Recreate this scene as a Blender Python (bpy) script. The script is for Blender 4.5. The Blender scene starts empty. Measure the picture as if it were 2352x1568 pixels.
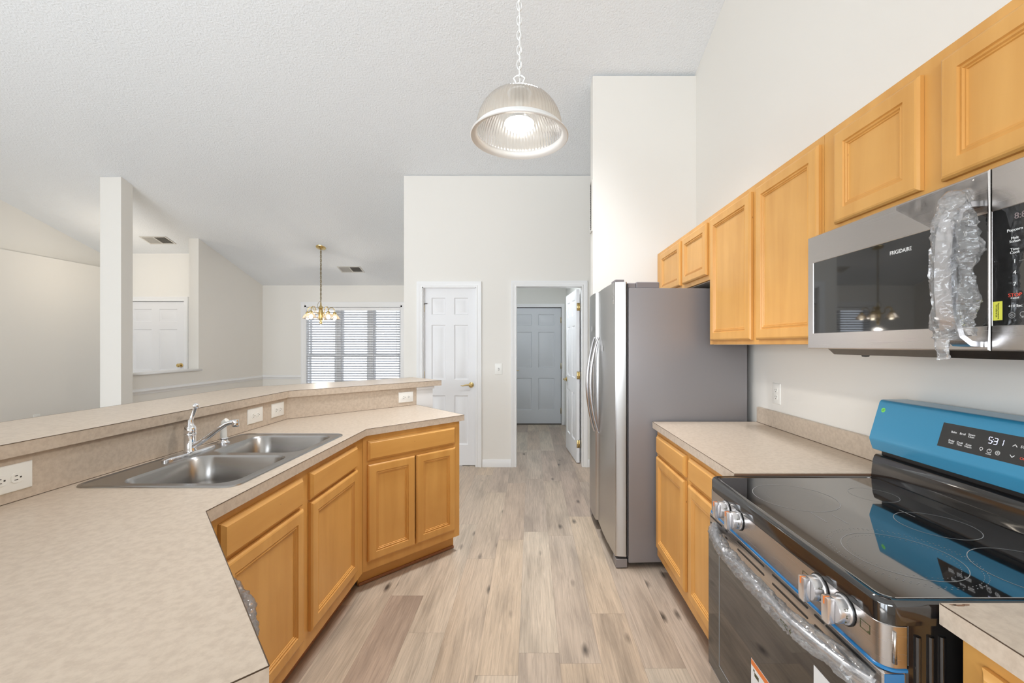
import bpy, bmesh, math, random
from mathutils import Vector, Matrix, noise
random.seed(7)
S = bpy.context.scene
C = S.collection
PI = math.pi
R = math.radians

# ------------------------------------------------------------------ camera
cam = bpy.data.cameras.new('camera'); camo = bpy.data.objects.new('camera', cam); C.objects.link(camo)
cam.sensor_width = 36; cam.lens = 960/2352*36
cam.shift_x = -44/2352; cam.shift_y = 8/2352
cam.clip_start = 0.02
camo.location = (0, 0, 1.385); camo.rotation_euler = (R(90), 0, 0)
S.camera = camo
# ------------------------------------------------------------------ world, light, exposure
S.view_settings.view_transform = 'Standard'; S.view_settings.look = 'None'
S.view_settings.exposure = 0.31; S.view_settings.gamma = 1.0
S.view_settings.use_curve_mapping = False
S.cycles.max_bounces = 10; S.cycles.diffuse_bounces = 6; S.cycles.glossy_bounces = 5
S.cycles.transmission_bounces = 6; S.cycles.transparent_max_bounces = 12
S.cycles.sample_clamp_indirect = 6.0
S.cycles.caustics_reflective = False; S.cycles.caustics_refractive = False
S.cycles.use_denoising = True
w = bpy.data.worlds.new('world'); S.world = w; w.use_nodes = True
wn = w.node_tree; wn.nodes.clear()
wo = wn.nodes.new('ShaderNodeOutputWorld'); wb = wn.nodes.new('ShaderNodeBackground')
wb.inputs[0].default_value = (0.80, 0.88, 1.0, 1); wb.inputs[1].default_value = 3.0
wn.links.new(wb.outputs[0], wo.inputs[0])

def area(name, loc, target, sx, sy, power, col=(1, 1, 1), spread=180):
    l = bpy.data.lights.new(name, 'AREA'); l.shape = 'RECTANGLE'; l.size = sx; l.size_y = sy
    l.energy = power; l.color = col; l.spread = R(spread)
    o = bpy.data.objects.new(name, l); C.objects.link(o); o.location = loc
    d = Vector(target)-Vector(loc); o.rotation_euler = d.to_track_quat('-Z', 'Y').to_euler()
    o['kind'] = 'helper'
    return o
def point(name, loc, power, rad, col):
    l = bpy.data.lights.new(name, 'POINT'); l.energy = power; l.shadow_soft_size = rad; l.color = col
    o = bpy.data.objects.new(name, l); C.objects.link(o); o.location = loc; o['kind'] = 'helper'
    return o
# area lights for daylight assumed from unseen patio door and sunlit floor patch
COOL = (.865, .94, 1.0)
area('assumed_patio_daylight', (-3.7, -2.95, 1.2), (-.2, 2, .6), 3.6, 2.1, 135, COOL)  # assumed daylight source, set at a patio door out of view
area('rear_window_fill', (-.7, -2.95, 1.75), (0.9, 4, 1.2), 1.7, 1.3, 48, COOL)  # fill through an unseen window, set left to reach the base cabinets
area('living_side_fill', (-6.3, -.6, 1.75), (0, 1.0, .9), 3.0, 1.7, 90, COOL)  # added fill from the left; the left wall has no window
area('assumed_floor_bounce', (-3.3, -1.7, .03), (-3.3, -1.7, 3), 2.0, 1.5, 40, (1.0, .985, .96))  # added upward area light for an assumed sunlit patch; no sun is modelled
l_ = bpy.data.lights.new('pendant_downlight', 'SPOT'); l_.energy = 24; l_.spot_size = R(145); l_.spot_blend = .5; l_.shadow_soft_size = .05; l_.color = (1, .95, .88)
o_ = bpy.data.objects.new('pendant_downlight', l_); C.objects.link(o_); o_.location = (-.0456, 1.62, 2.20); o_['kind'] = 'helper'
area('aisle_overhead_fill', (.05, 2.75, 3.905), (.05, 2.85, 0), .5, .5, 24, (.96, .975, 1.0), 84)  # added overhead fill, out of view, for the far floor and counters
point('assumed_foyer_light', (-5.6, 5.55, 2.35), 6, .06, (1.0, .88, .72))  # assumed lamp out of view, for the warm glow in the foyer
point('chandelier_glow', (-3.127, 6.215, 1.60), 7, .03, (1.0, .92, .82))
point('hall_fill', (-.5, 5.4, 2.3), 19, .06, (.86, .93, 1.0))  # added fill without a fixture, to brighten the dark hall

# ------------------------------------------------------------------ helpers
ROOT = {}
def mat(name): return bpy.data.materials[name]
class MB:
    def __init__(s, local=False): s.bm = bmesh.new(); s.local = local
    def _bev(s, verts, b, seg=1):
        es = list({e for v in verts for e in v.link_edges})
        bmesh.ops.bevel(s.bm, geom=es, offset=b, segments=seg, affect='EDGES', profile=.6)
    def box(s, x0, x1, y0, y1, z0, z1, b=0, seg=1, M=None):
        x0, x1 = sorted((x0, x1)); y0, y1 = sorted((y0, y1)); z0, z1 = sorted((z0, z1))
        vs = [s.bm.verts.new((x, y, z)) for x in (x0, x1) for y in (y0, y1) for z in (z0, z1)]
        for f in ((0, 1, 3, 2), (4, 6, 7, 5), (0, 4, 5, 1), (2, 3, 7, 6), (0, 2, 6, 4), (1, 5, 7, 3)):
            s.bm.faces.new([vs[i] for i in f])
        if M is not None:
            for v in vs: v.co = M @ v.co
        if b: s._bev(vs, b, seg)
        return s
    def prism(s, pts, a0, a1, axis='z', b=0):
        def P(p, a):
            return (p[0], p[1], a) if axis == 'z' else ((a, p[0], p[1]) if axis == 'x' else (p[0], a, p[1]))
        A = [s.bm.verts.new(P(p, a0)) for p in pts]; B = [s.bm.verts.new(P(p, a1)) for p in pts]
        s.bm.faces.new(A[::-1]); s.bm.faces.new(B); n = len(pts)
        for i in range(n): s.bm.faces.new((A[i], A[(i+1) % n], B[(i+1) % n], B[i]))
        if b: s._bev(A+B, b)
        return s
    def loft(s, loops, cap0=False, cap1=False, closed=True):
        L = [[s.bm.verts.new(p) for p in lp] for lp in loops]; n = len(L[0])
        for a, b in zip(L, L[1:]):
            for i in range(n if closed else n-1):
                s.bm.faces.new((a[i], a[(i+1) % n], b[(i+1) % n], b[i]))
        if cap0: s.bm.faces.new(L[0][::-1])
        if cap1: s.bm.faces.new(L[-1])
        return s
    def tube(s, pts, r, n=12, caps=True, flat=1.0, closed=False):
        pts = [Vector(p) for p in pts]; m = len(pts); loops = []
        up = None
        for i, p in enumerate(pts):
            if closed: d = pts[(i+1) % m]-pts[i-1]
            else: d = pts[min(i+1, m-1)]-pts[max(i-1, 0)]
            d.normalize()
            if up is None:
                up = Vector((0, 0, 1)) if abs(d.z) < .9 else Vector((1, 0, 0))
            side = d.cross(up).normalized(); up = side.cross(d).normalized()
            rr = r[i] if isinstance(r, (list, tuple)) else r
            loops.append([p+side*math.cos(t)*rr+up*math.sin(t)*rr*flat for t in (2*PI*k/n for k in range(n))])
        if closed: loops.append(loops[0])
        s.loft(loops, caps and not closed, caps and not closed)
        if closed: bmesh.ops.remove_doubles(s.bm, verts=s.bm.verts, dist=1e-6)
        return s
    def lathe(s, prof, c=(0, 0, 0), n=32, M=None, rib=0, ribn=0):
        loops = []
        for r, z in prof:
            lp = []
            for k in range(n):
                t = 2*PI*k/n; q = r*(1+rib*math.cos(ribn*t)) if rib else r
                v = Vector((q*math.cos(t), q*math.sin(t), z))
                if M is not None: v = M @ v
                lp.append(v+Vector(c))
            loops.append(lp)
        s.loft(loops, prof[0][0] > 1e-6, prof[-1][0] > 1e-6)
        bmesh.ops.remove_doubles(s.bm, verts=s.bm.verts, dist=1e-7)
        return s
    def rings(s, x0, x1, z0, z1, prof, fill=True, y=0, back=None):
        """nested rectangles facing -y: prof = [(inset, y), ...]"""
        loops = []
        if back is not None: loops.append([(x0, back, z0), (x1, back, z0), (x1, back, z1), (x0, back, z1)])
        for d, yy in prof:
            loops.append([(x0+d, y+yy, z0+d), (x1-d, y+yy, z0+d), (x1-d, y+yy, z1-d), (x0+d, y+yy, z1-d)])
        s.loft(loops, back is not None, fill)
        return s
    def sphere(s, c, r, n=14, sz=1.0):
        s.lathe([(max(r*math.sin(PI*i/n), 0), -r*sz*math.cos(PI*i/n)) for i in range(n+1)], c, 2*n)
        return s
    def disc(s, r0, r1, c, n=64, z=0, dash=0):
        for k in range(n):
            if dash and k % 2: continue
            a, b = 2*PI*k/n, 2*PI*(k+(.55 if dash else 1))/n
            vs = [s.bm.verts.new((c[0]+q*math.cos(t), c[1]+q*math.sin(t), z)) for q, t in ((r0, a), (r1, a), (r1, b), (r0, b))]
            s.bm.faces.new(vs)
        return s
    def xf(s, M): s.bm.transform(M); return s
    def build(s, name, material, parent=None, smooth=True, ang=32, kind=None, label=None):
        bm = s.bm
        if parent is not None and not s.local:
            q = parent
            while q.parent: q = q.parent
            bm.transform(ROOT[q.name].inverted())
        bmesh.ops.recalc_face_normals(bm, faces=bm.faces)
        if smooth:
            lim = R(ang)
            for f in bm.faces: f.smooth = len(f.verts) <= 4
            for e in bm.edges:
                if len(e.link_faces) == 2:
                    if e.calc_face_angle(0) > lim: e.smooth = False
                else: e.smooth = False
        me = bpy.data.meshes.new(name); bm.to_mesh(me); bm.free()
        me.materials.append(mat(material))
        o = bpy.data.objects.new(name, me); C.objects.link(o)
        if parent is not None: o.parent = parent
        else: ROOT[o.name] = Matrix.Identity(4)
        if kind: o['kind'] = kind
        if label: o['label'] = label
        return o
def thing(name, label, cat, loc=(0, 0, 0), rz=0, group=None):
    o = bpy.data.objects.new(name, None); C.objects.link(o); o.empty_display_size = .05
    o.location = loc; o.rotation_euler = (0, 0, rz)
    ROOT[o.name] = Matrix.Translation(loc) @ Matrix.Rotation(rz, 4, 'Z')
    o['label'] = label; o['category'] = cat
    if group: o['group'] = group
    return o
def tag(o, label, cat, group=None):
    o['label'] = label; o['category'] = cat
    if group: o['group'] = group
    return o
def copy_tree(o, parent=None):
    c = o.copy(); C.objects.link(c)
    if parent is not None: c.parent = parent
    for ch in [x for x in bpy.data.objects if x.parent == o]: copy_tree(ch, c)
    return c
def place(o, loc, rz, label, tilt=None):
    o.location = loc; o.rotation_euler = (tilt or 0, 0, rz); o['label'] = label
    return o
def text(name, body, size, material, parent, M, local=False, align='CENTER', ext=.0003, sx=1.0):
    cu = bpy.data.curves.new(name, 'FONT'); cu.body = body; cu.size = size; cu.align_x = align; cu.align_y = 'CENTER'
    cu.extrude = ext; cu.resolution_u = 3; cu.space_line = .85
    t = bpy.data.objects.new('tmp', cu); C.objects.link(t)
    dg = bpy.context.evaluated_depsgraph_get(); me = bpy.data.meshes.new_from_object(t.evaluated_get(dg))
    bpy.data.objects.remove(t); bpy.data.curves.remove(cu)
    me.transform(Matrix.Diagonal((sx, 1, 1, 1)))
    me.transform(M)
    if not local:
        q = parent
        while q.parent: q = q.parent
        me.transform(ROOT[q.name].inverted())
    me.materials.clear(); me.materials.append(mat(material))
    me.name = name
    o = bpy.data.objects.new(name, me); C.objects.link(o); o.parent = parent
    return o
def frame(o, x, y):
    x = Vector(x).normalized(); y = Vector(y).normalized(); z = x.cross(y)
    M = Matrix((x, y, z)).transposed().to_4x4(); M.translation = Vector(o); return M
def rrect(cx, cy, w, h, r, z, n=8):
    r = max(r, 1e-4); pts = []
    for qx, qy, a0 in ((1, 1, 0), (-1, 1, 90), (-1, -1, 180), (1, -1, 270)):
        for k in range(n+1):
            t = R(a0+90*k/n)
            pts.append((cx+qx*(w/2-r)+r*math.cos(t), cy+qy*(h/2-r)+r*math.sin(t), z))
    return pts

# ------------------------------------------------------------------ materials
def newmat(name):
    m = bpy.data.materials.new(name); m.use_nodes = True
    nt = m.node_tree; b = nt.nodes['Principled BSDF']
    return m, nt, b
def N(nt, t, **kw):
    n = nt.nodes.new(t)
    for k, v in kw.items(): setattr(n, k, v)
    return n
def simple(name, col, rough=.5, metal=0, spec=.5, ior=None, coat=0, emit=None, es=0, bump=0, bscale=200, bd=.001, alpha=None):
    m, nt, b = newmat(name)
    b.inputs['Base Color'].default_value = (*col, 1); b.inputs['Roughness'].default_value = rough
    b.inputs['Metallic'].default_value = metal; b.inputs['Specular IOR Level'].default_value = spec
    if ior: b.inputs['IOR'].default_value = ior
    if coat: b.inputs['Coat Weight'].default_value = coat; b.inputs['Coat Roughness'].default_value = .15
    if emit: b.inputs['Emission Color'].default_value = (*emit, 1); b.inputs['Emission Strength'].default_value = es
    if bump:
        tc = N(nt, 'ShaderNodeTexCoord'); n = N(nt, 'ShaderNodeTexNoise'); n.inputs['Scale'].default_value = bscale
        n.inputs['Detail'].default_value = 3
        bp = N(nt, 'ShaderNodeBump'); bp.inputs['Strength'].default_value = bump; bp.inputs['Distance'].default_value = bd
        nt.links.new(tc.outputs['Object'], n.inputs['Vector']); nt.links.new(n.outputs['Fac'], bp.inputs['Height'])
        nt.links.new(bp.outputs['Normal'], b.inputs['Normal'])
    return m
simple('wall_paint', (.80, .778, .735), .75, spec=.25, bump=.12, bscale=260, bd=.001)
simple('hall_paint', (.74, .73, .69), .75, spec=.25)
simple('ceiling_paint', (.80, .82, .84), .9, spec=.1, bump=.8, bscale=70, bd=.007)
simple('white_trim', (.82, .82, .82), .35, spec=.4)
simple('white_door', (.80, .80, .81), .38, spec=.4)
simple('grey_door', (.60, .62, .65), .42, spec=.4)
simple('white_plastic', (.84, .83, .79), .3, spec=.5)
simple('slot_dark', (.03, .025, .02), .5)
simple('brass', (.72, .55, .25), .25, metal=1)
simple('chain_brass', (.33, .27, .16), .4, metal=1)
simple('chrome', (.80, .81, .84), .06, metal=1)
simple('black_plastic', (.012, .012, .013), .4)
simple('black_enamel', (.012, .011, .011), .09, spec=.7, ior=1.7)
simple('black_glass', (.012, .012, .013), .035, spec=1.0, ior=2.6)
simple('micro_glass', (.012, .012, .012), .03, spec=.6, ior=1.75)
simple('blue_film', (.035, .27, .47), .30, metal=.15, spec=.6, coat=.4)
simple('deep_blue_film', (.01, .17, .42), .25, spec=.6, coat=.5)
simple('green_sticker', (.20, .72, .12), .5)
simple('white_print', (.85, .85, .85), .5)
simple('grey_print', (.30, .30, .30), .5)
simple('red_print', (.8, .08, .05), .5)
simple('led_digit', (.6, .65, 1), .5, emit=(.75, .78, 1), es=1.1)
simple('dim_digit', (.25, .2, .2), .5)
simple('yellow_sticker', (.72, .72, .09), .5)
simple('dark_print', (.06, .06, .02), .5)
simple('orange_print', (.75, .2, .04), .5)
simple('sticker_white', (.78, .78, .78), .5)
simple('gasket', (.05, .05, .055), .6)
simple('fridge_side', (.29, .277, .285), .42, metal=.35, spec=.4, bump=.25, bscale=420, bd=.0006)
simple('hinge_cover', (.24, .22, .23), .5)
simple('lamp_white', (.80, .80, .79), .35)
simple('bulb', (1, 1, 1), .5, emit=(1, .94, .85), es=7)
simple('bulb_warm', (1, 1, 1), .5, emit=(1, .85, .62), es=9)
simple('duct_dark', (.10, .09, .08), .8)
simple('vent_metal', (.62, .60, .56), .5)
simple('seam', (.09, .055, .03), .6)
simple('raw_particleboard', (.22, .12, .07), .8)
simple('cabinet_inside', (.05, .035, .02), .8)
simple('shoe_mould', (.34, .15, .07), .5)
simple('exterior_ground', (.40, .36, .28), .9)
simple('pale_panel', (.55, .50, .44), .6)
simple('silver_knob', (.72, .71, .72), .25, metal=.85)

def brushed(name, col, rough, direction, metal=1.0, amp=.02):
    m, nt, b = newmat(name)
    b.inputs['Base Color'].default_value = (*col, 1); b.inputs['Metallic'].default_value = metal
    tc = N(nt, 'ShaderNodeTexCoord'); mp = N(nt, 'ShaderNodeMapping'); mp.inputs['Scale'].default_value = direction
    n = N(nt, 'ShaderNodeTexNoise'); n.inputs['Scale'].default_value = 1; n.inputs['Detail'].default_value = 2
    mr = N(nt, 'ShaderNodeMapRange'); mr.inputs['To Min'].default_value = rough-amp/2; mr.inputs['To Max'].default_value = rough+amp/2
    bp = N(nt, 'ShaderNodeBump'); bp.inputs['Strength'].default_value = .015; bp.inputs['Distance'].default_value = .0002
    nt.links.new(tc.outputs['Object'], mp.inputs[0]); nt.links.new(mp.outputs[0], n.inputs['Vector'])
    nt.links.new(n.outputs['Fac'], mr.inputs['Value']); nt.links.new(mr.outputs[0], b.inputs['Roughness'])
    nt.links.new(n.outputs['Fac'], bp.inputs['Height']); nt.links.new(bp.outputs[0], b.inputs['Normal'])
brushed('stainless', (.54, .51, .49), .27, (40, 4, 900))
brushed('stainless_door', (.50, .49, .48), .30, (900, 900, 3))
simple('sink_steel', (.40, .39, .38), .27, metal=1)
brushed('handle_steel', (.60, .60, .62), .25, (60, 60, 60))

def wood(name, c1, c2, axis='z', rough=.36):
    m, nt, b = newmat(name); b.inputs['Roughness'].default_value = rough; b.inputs['Specular IOR Level'].default_value = .4
    tc = N(nt, 'ShaderNodeTexCoord'); mp = N(nt, 'ShaderNodeMapping')
    mp.inputs['Scale'].default_value = (9, 9, .8) if axis == 'z' else (.8, 9, 9)
    n = N(nt, 'ShaderNodeTexNoise'); n.inputs['Scale'].default_value = 1.6; n.inputs['Detail'].default_value = 5; n.inputs['Distortion'].default_value = .5
    n2 = N(nt, 'ShaderNodeTexNoise'); n2.inputs['Scale'].default_value = 5; n2.inputs['Detail'].default_value = 2
    mp3 = N(nt, 'ShaderNodeMapping'); mp3.inputs['Scale'].default_value = (110, 110, 40) if axis == 'z' else (40, 110, 110)
    n3 = N(nt, 'ShaderNodeTexNoise'); n3.inputs['Scale'].default_value = 1; n3.inputs['Detail'].default_value = 0
    cr = N(nt, 'ShaderNodeValToRGB'); cr.color_ramp.elements[0].position = .3; cr.color_ramp.elements[1].position = .72
    cr.color_ramp.elements[0].color = (*c2, 1); cr.color_ramp.elements[1].color = (*c1, 1)
    ad = N(nt, 'ShaderNodeMath', operation='ADD'); ml = N(nt, 'ShaderNodeMath', operation='MULTIPLY'); ml.inputs[1].default_value = .45
    sb = N(nt, 'ShaderNodeMath', operation='SUBTRACT'); sb.inputs[1].default_value = .22
    nt.links.new(tc.outputs['Object'], mp.inputs[0]); nt.links.new(mp.outputs[0], n.inputs['Vector']); nt.links.new(tc.outputs['Object'], n2.inputs['Vector'])
    nt.links.new(tc.outputs['Object'], mp3.inputs[0]); nt.links.new(mp3.outputs[0], n3.inputs['Vector'])
    nt.links.new(n2.outputs['Fac'], ml.inputs[0]); nt.links.new(n.outputs['Fac'], ad.inputs[0]); nt.links.new(ml.outputs[0], ad.inputs[1])
    nt.links.new(ad.outputs[0], sb.inputs[0]); nt.links.new(sb.outputs[0], cr.inputs['Fac'])
    # small dark mineral flecks
    fl = N(nt, 'ShaderNodeMapRange'); fl.inputs['From Min'].default_value = .14; fl.inputs['From Max'].default_value = .06
    nt.links.new(n3.outputs['Fac'], fl.inputs['Value'])
    mx = N(nt, 'ShaderNodeMix', data_type='RGBA'); mx.inputs['B'].default_value = (c2[0]*.35, c2[1]*.3, c2[2]*.3, 1)
    nt.links.new(fl.outputs[0], mx.inputs['Factor']); nt.links.new(cr.outputs[0], mx.inputs['A'])
    nt.links.new(mx.outputs['Result'], b.inputs['Base Color'])
wood('maple', (.70, .375, .108), (.61, .305, .078))
wood('maple_rail', (.70, .375, .108), (.61, .305, .078), axis='x')

def laminate(name, c1, c2):
    m, nt, b = newmat(name); b.inputs['Roughness'].default_value = .34; b.inputs['Specular IOR Level'].default_value = .45
    tc = N(nt, 'ShaderNodeTexCoord')
    n = N(nt, 'ShaderNodeTexNoise'); n.inputs['Scale'].default_value = 58; n.inputs['Detail'].default_value = 5; n.inputs['Roughness'].default_value = .65
    mp = N(nt, 'ShaderNodeMapping'); mp.inputs['Scale'].default_value = (1.0, 1.0, 1.0)
    cr = N(nt, 'ShaderNodeValToRGB'); cr.color_ramp.elements[0].position = .36; cr.color_ramp.elements[1].position = .6
    cr.color_ramp.elements[0].color = (*c2, 1); cr.color_ramp.elements[1].color = (*c1, 1)
    nt.links.new(tc.outputs['Object'], mp.inputs[0]); nt.links.new(mp.outputs[0], n.inputs['Vector'])
    nt.links.new(n.outputs['Fac'], cr.inputs['Fac']); nt.links.new(cr.outputs[0], b.inputs['Base Color'])
laminate('laminate', (.59, .495, .40), (.505, .415, .33))

def floor_mat():
    m, nt, b = newmat('vinyl_planks'); L = nt.links.new
    b.inputs['Roughness'].default_value = .36; b.inputs['Specular IOR Level'].default_value = .5
    tc = N(nt, 'ShaderNodeTexCoord'); sp = N(nt, 'ShaderNodeSeparateXYZ'); L(tc.outputs['Object'], sp.inputs[0])
    def M(op, a, bb=None, c=None):
        n = N(nt, 'ShaderNodeMath', operation=op)
        for i, v in enumerate((a, bb, c)):
            if v is None: continue
            if isinstance(v, (int, float)): n.inputs[i].default_value = v
            else: L(v, n.inputs[i])
        return n.outputs[0]
    PW, PL = .18, 1.22
    u = M('DIVIDE', M('ADD', sp.outputs[0], 20.035), PW); row = M('FLOOR', u); fu = M('FRACT', u)
    wn1 = N(nt, 'ShaderNodeTexWhiteNoise', noise_dimensions='1D'); L(row, wn1.inputs['W'])
    v = M('ADD', M('DIVIDE', M('ADD', sp.outputs[1], 20), PL), wn1.outputs['Value']); col = M('FLOOR', v); fv = M('FRACT', v)
    cx = N(nt, 'ShaderNodeCombineXYZ'); L(row, cx.inputs[0]); L(col, cx.inputs[1])
    wn2 = N(nt, 'ShaderNodeTexWhiteNoise', noise_dimensions='2D'); L(cx.outputs[0], wn2.inputs['Vector'])
    ramp = N(nt, 'ShaderNodeValToRGB'); e = ramp.color_ramp.elements
    e[0].position = 0; e[0].color = (.35, .28, .225, 1); e[1].position = 1; e[1].color = (.55, .45, .345, 1)
    for p, c in ((.2, (.465, .38, .30, 1)), (.4, (.52, .41, .30, 1)), (.6, (.41, .32, .255, 1)), (.8, (.50, .43, .345, 1))):
        q = e.new(p); q.color = c
    L(wn2.outputs['Value'], ramp.inputs[0])
    off = M('MULTIPLY', wn2.outputs['Value'], 57.0)
    c2 = N(nt, 'ShaderNodeCombineXYZ'); L(M('ADD', sp.outputs[0], off), c2.inputs[0]); L(M('ADD', sp.outputs[1], off), c2.inputs[1])
    mp = N(nt, 'ShaderNodeMapping'); mp.inputs['Scale'].default_value = (85, 4.0, 1); L(c2.outputs[0], mp.inputs[0])
    g = N(nt, 'ShaderNodeTexNoise'); g.inputs['Scale'].default_value = 1; g.inputs['Detail'].default_value = 7; g.inputs['Roughness'].default_value = .68; g.inputs['Distortion'].default_value = .9
    L(mp.outputs[0], g.inputs['Vector'])
    mpb = N(nt, 'ShaderNodeMapping'); mpb.inputs['Scale'].default_value = (9, 1.6, 1); L(c2.outputs[0], mpb.inputs[0])
    g2 = N(nt, 'ShaderNodeTexNoise'); g2.inputs['Scale'].default_value = 1; g2.inputs['Detail'].default_value = 2; L(mpb.outputs[0], g2.inputs['Vector'])
    mpk = N(nt, 'ShaderNodeMapping'); mpk.inputs['Scale'].default_value = (6.5, 2.4, 1); L(c2.outputs[0], mpk.inputs[0])
    vo = N(nt, 'ShaderNodeTexVoronoi'); vo.inputs['Scale'].default_value = 1; L(mpk.outputs[0], vo.inputs['Vector'])
    kn = N(nt, 'ShaderNodeMapRange'); kn.inputs['From Min'].default_value = .19; kn.inputs['From Max'].default_value = .08
    L(M('ADD', vo.outputs['Distance'], M('MULTIPLY', g.outputs['Fac'], .10)), kn.inputs['Value'])
    kk = M('MULTIPLY', kn.outputs[0], 1.0)
    gm = N(nt, 'ShaderNodeMapRange'); gm.inputs['From Min'].default_value = .36; gm.inputs['From Max'].default_value = .64
    gm.inputs['To Min'].default_value = .76; gm.inputs['To Max'].default_value = 1.08; L(g.outputs['Fac'], gm.inputs['Value'])
    gb = N(nt, 'ShaderNodeMapRange'); gb.inputs['From Min'].default_value = .3; gb.inputs['From Max'].default_value = .55
    gb.inputs['To Min'].default_value = .74; gb.inputs['To Max'].default_value = 1.04; L(g2.outputs['Fac'], gb.inputs['Value'])
    fac = M('MULTIPLY', gm.outputs[0], gb.outputs[0])
    fac = M('MULTIPLY', fac, M('SUBTRACT', 1.0, M('MULTIPLY', kk, .8)))
    ed = M('MINIMUM', M('MULTIPLY', M('MINIMUM', fu, M('SUBTRACT', 1.0, fu)), PW), M('MULTIPLY', M('MINIMUM', fv, M('SUBTRACT', 1.0, fv)), PL))
    gr = N(nt, 'ShaderNodeMapRange'); gr.inputs['From Min'].default_value = .0004; gr.inputs['From Max'].default_value = .0016
    gr.inputs['To Min'].default_value = .72; L(ed, gr.inputs['Value'])
    fac = M('MULTIPLY', fac, gr.outputs[0])
    sc = N(nt, 'ShaderNodeVectorMath', operation='SCALE'); L(ramp.outputs[0], sc.inputs[0]); L(fac, sc.inputs['Scale'])
    L(sc.outputs[0], b.inputs['Base Color'])
    bp = N(nt, 'ShaderNodeBump'); bp.inputs['Strength'].default_value = .15; bp.inputs['Distance'].default_value = .001
    L(g.outputs['Fac'], bp.inputs['Height']); L(bp.outputs[0], b.inputs['Normal'])
floor_mat()

def glassy(name, tint, alpha, rough=.05, trans=0.0, glossmix=.1, bump=0, bscale=60):
    """thin sheet: see-through + diffuse/translucent body + gloss"""
    m, nt, b = newmat(name); nt.nodes.remove(b); L = nt.links.new
    out = nt.nodes['Material Output']
    tr = N(nt, 'ShaderNodeBsdfTransparent'); df = N(nt, 'ShaderNodeBsdfDiffuse'); tl = N(nt, 'ShaderNodeBsdfTranslucent'); gl = N(nt, 'ShaderNodeBsdfGlossy')
    df.inputs[0].default_value = (*tint, 1); tl.inputs[0].default_value = (*tint, 1); gl.inputs['Roughness'].default_value = rough
    a = N(nt, 'ShaderNodeMixShader'); a.inputs[0].default_value = trans; L(df.outputs[0], a.inputs[1]); L(tl.outputs[0], a.inputs[2])
    c = N(nt, 'ShaderNodeMixShader'); c.inputs[0].default_value = alpha; L(tr.outputs[0], c.inputs[1]); L(a.outputs[0], c.inputs[2])
    lw = N(nt, 'ShaderNodeFresnel'); lw.inputs[0].default_value = 1.45
    mu = N(nt, 'ShaderNodeMath', operation='MULTIPLY_ADD'); mu.inputs[1].default_value = .8; mu.inputs[2].default_value = glossmix; L(lw.outputs[0], mu.inputs[0])
    d = N(nt, 'ShaderNodeMixShader'); L(mu.outputs[0], d.inputs[0]); L(c.outputs[0], d.inputs[1]); L(gl.outputs[0], d.inputs[2])
    if bump:
        tc = N(nt, 'ShaderNodeTexCoord'); n = N(nt, 'ShaderNodeTexNoise'); n.inputs['Scale'].default_value = bscale; n.inputs['Detail'].default_value = 3
        bp = N(nt, 'ShaderNodeBump'); bp.inputs['Strength'].default_value = bump; bp.inputs['Distance'].default_value = .004
        L(tc.outputs['Object'], n.inputs['Vector']); L(n.outputs['Fac'], bp.inputs['Height']); L(bp.outputs[0], gl.inputs['Normal']); L(bp.outputs[0], df.inputs['Normal'])
    L(d.outputs[0], out.inputs[0])
glassy('blind_white', (.80, .81, .84), 1.0, .4, trans=.22, glossmix=.0)
glassy('window_glass', (1, 1, 1), 0, .02, glossmix=0)
glassy('clear_wrap', (.97, .97, .98), .24, .12, trans=.5, glossmix=.03, bump=.35, bscale=95)
glassy('flat_film', (.9, .9, .95), .04, .06, trans=.3, glossmix=.05, bump=.9, bscale=16)
glassy('shade_glass', (.80, .75, .67), .60, .08, trans=.6, glossmix=.10)
glassy('small_shade_glass', (.55, .45, .34), .72, .12, trans=.55, glossmix=.08)

# ------------------------------------------------------------------ setting
def H(y): return 4.88-.329*y if y > .3 else 4.88-.329*.3-.329*(.3-y)
def struct(mb, name, m, **k): return mb.build(name, m, kind='structure', **k)
def wallx(name, x0, x1, y0, y1, z0=0, m='wall_paint', ztop=None):
    """wall running along y between x0..x1, top following the slope"""
    ys = sorted({y0, y1} | ({.3} if y0 < .3 < y1 else set()))
    pts = [(y0, z0), (y1, z0)]+[(y, (ztop or H(y)+.03)) for y in reversed(ys)]
    return struct(MB().prism(pts, x0, x1, 'x'), name, m, smooth=False)
struct(MB().box(-6.9, 1.6, -3.2, 7.6, -.08, 0), 'floor', 'vinyl_planks')
struct(MB().prism([(-3.2, H(-3.2)), (.3, H(.3)), (7.6, H(7.6)), (7.6, H(7.6)+.1), (.3, H(.3)+.1), (-3.2, H(-3.2)+.1)], -6.9, 1.6, 'x'), 'ceiling', 'ceiling_paint', smooth=False)
wallx('wall_right', 1.405, 1.5, -3.1, 4.87)
# rear wall with an assumed patio door and a window opening placed for fill light (behind the viewer)
mb = MB(); t = H(-3)+.02
for b in ((-6.9, -5.5, 0, t), (-5.5, -1.9, 2.25, t), (-1.9, -1.55, 0, t), (-1.55, .15, 0, 1.1), (-1.55, .15, 2.4, t), (.15, 1.5, 0, t)):
    mb.box(b[0], b[1], -3.12, -3.0, b[2], b[3])
struct(mb, 'wall_rear', 'wall_paint', smooth=False)
mb = MB()
for x in (-5.5, -3.74, -1.96): mb.box(x, x+.06, -3.1, -3.02, 0, 2.25)
mb.box(-5.5, -1.9, -3.1, -3.02, 2.19, 2.25).box(-5.5, -1.9, -3.1, -3.02, 0, .06)
d = struct(mb, 'assumed_patio_door', 'white_trim'); MB().box(-5.44, -1.96, -3.062, -3.058, .06, 2.19).build('pane', 'window_glass', d)  # unseen patio door, assumed as an opening for daylight
mb = MB()
for x in (-1.55, -.73, .09): mb.box(x, x+.06, -3.1, -3.02, 1.1, 2.4)
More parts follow.
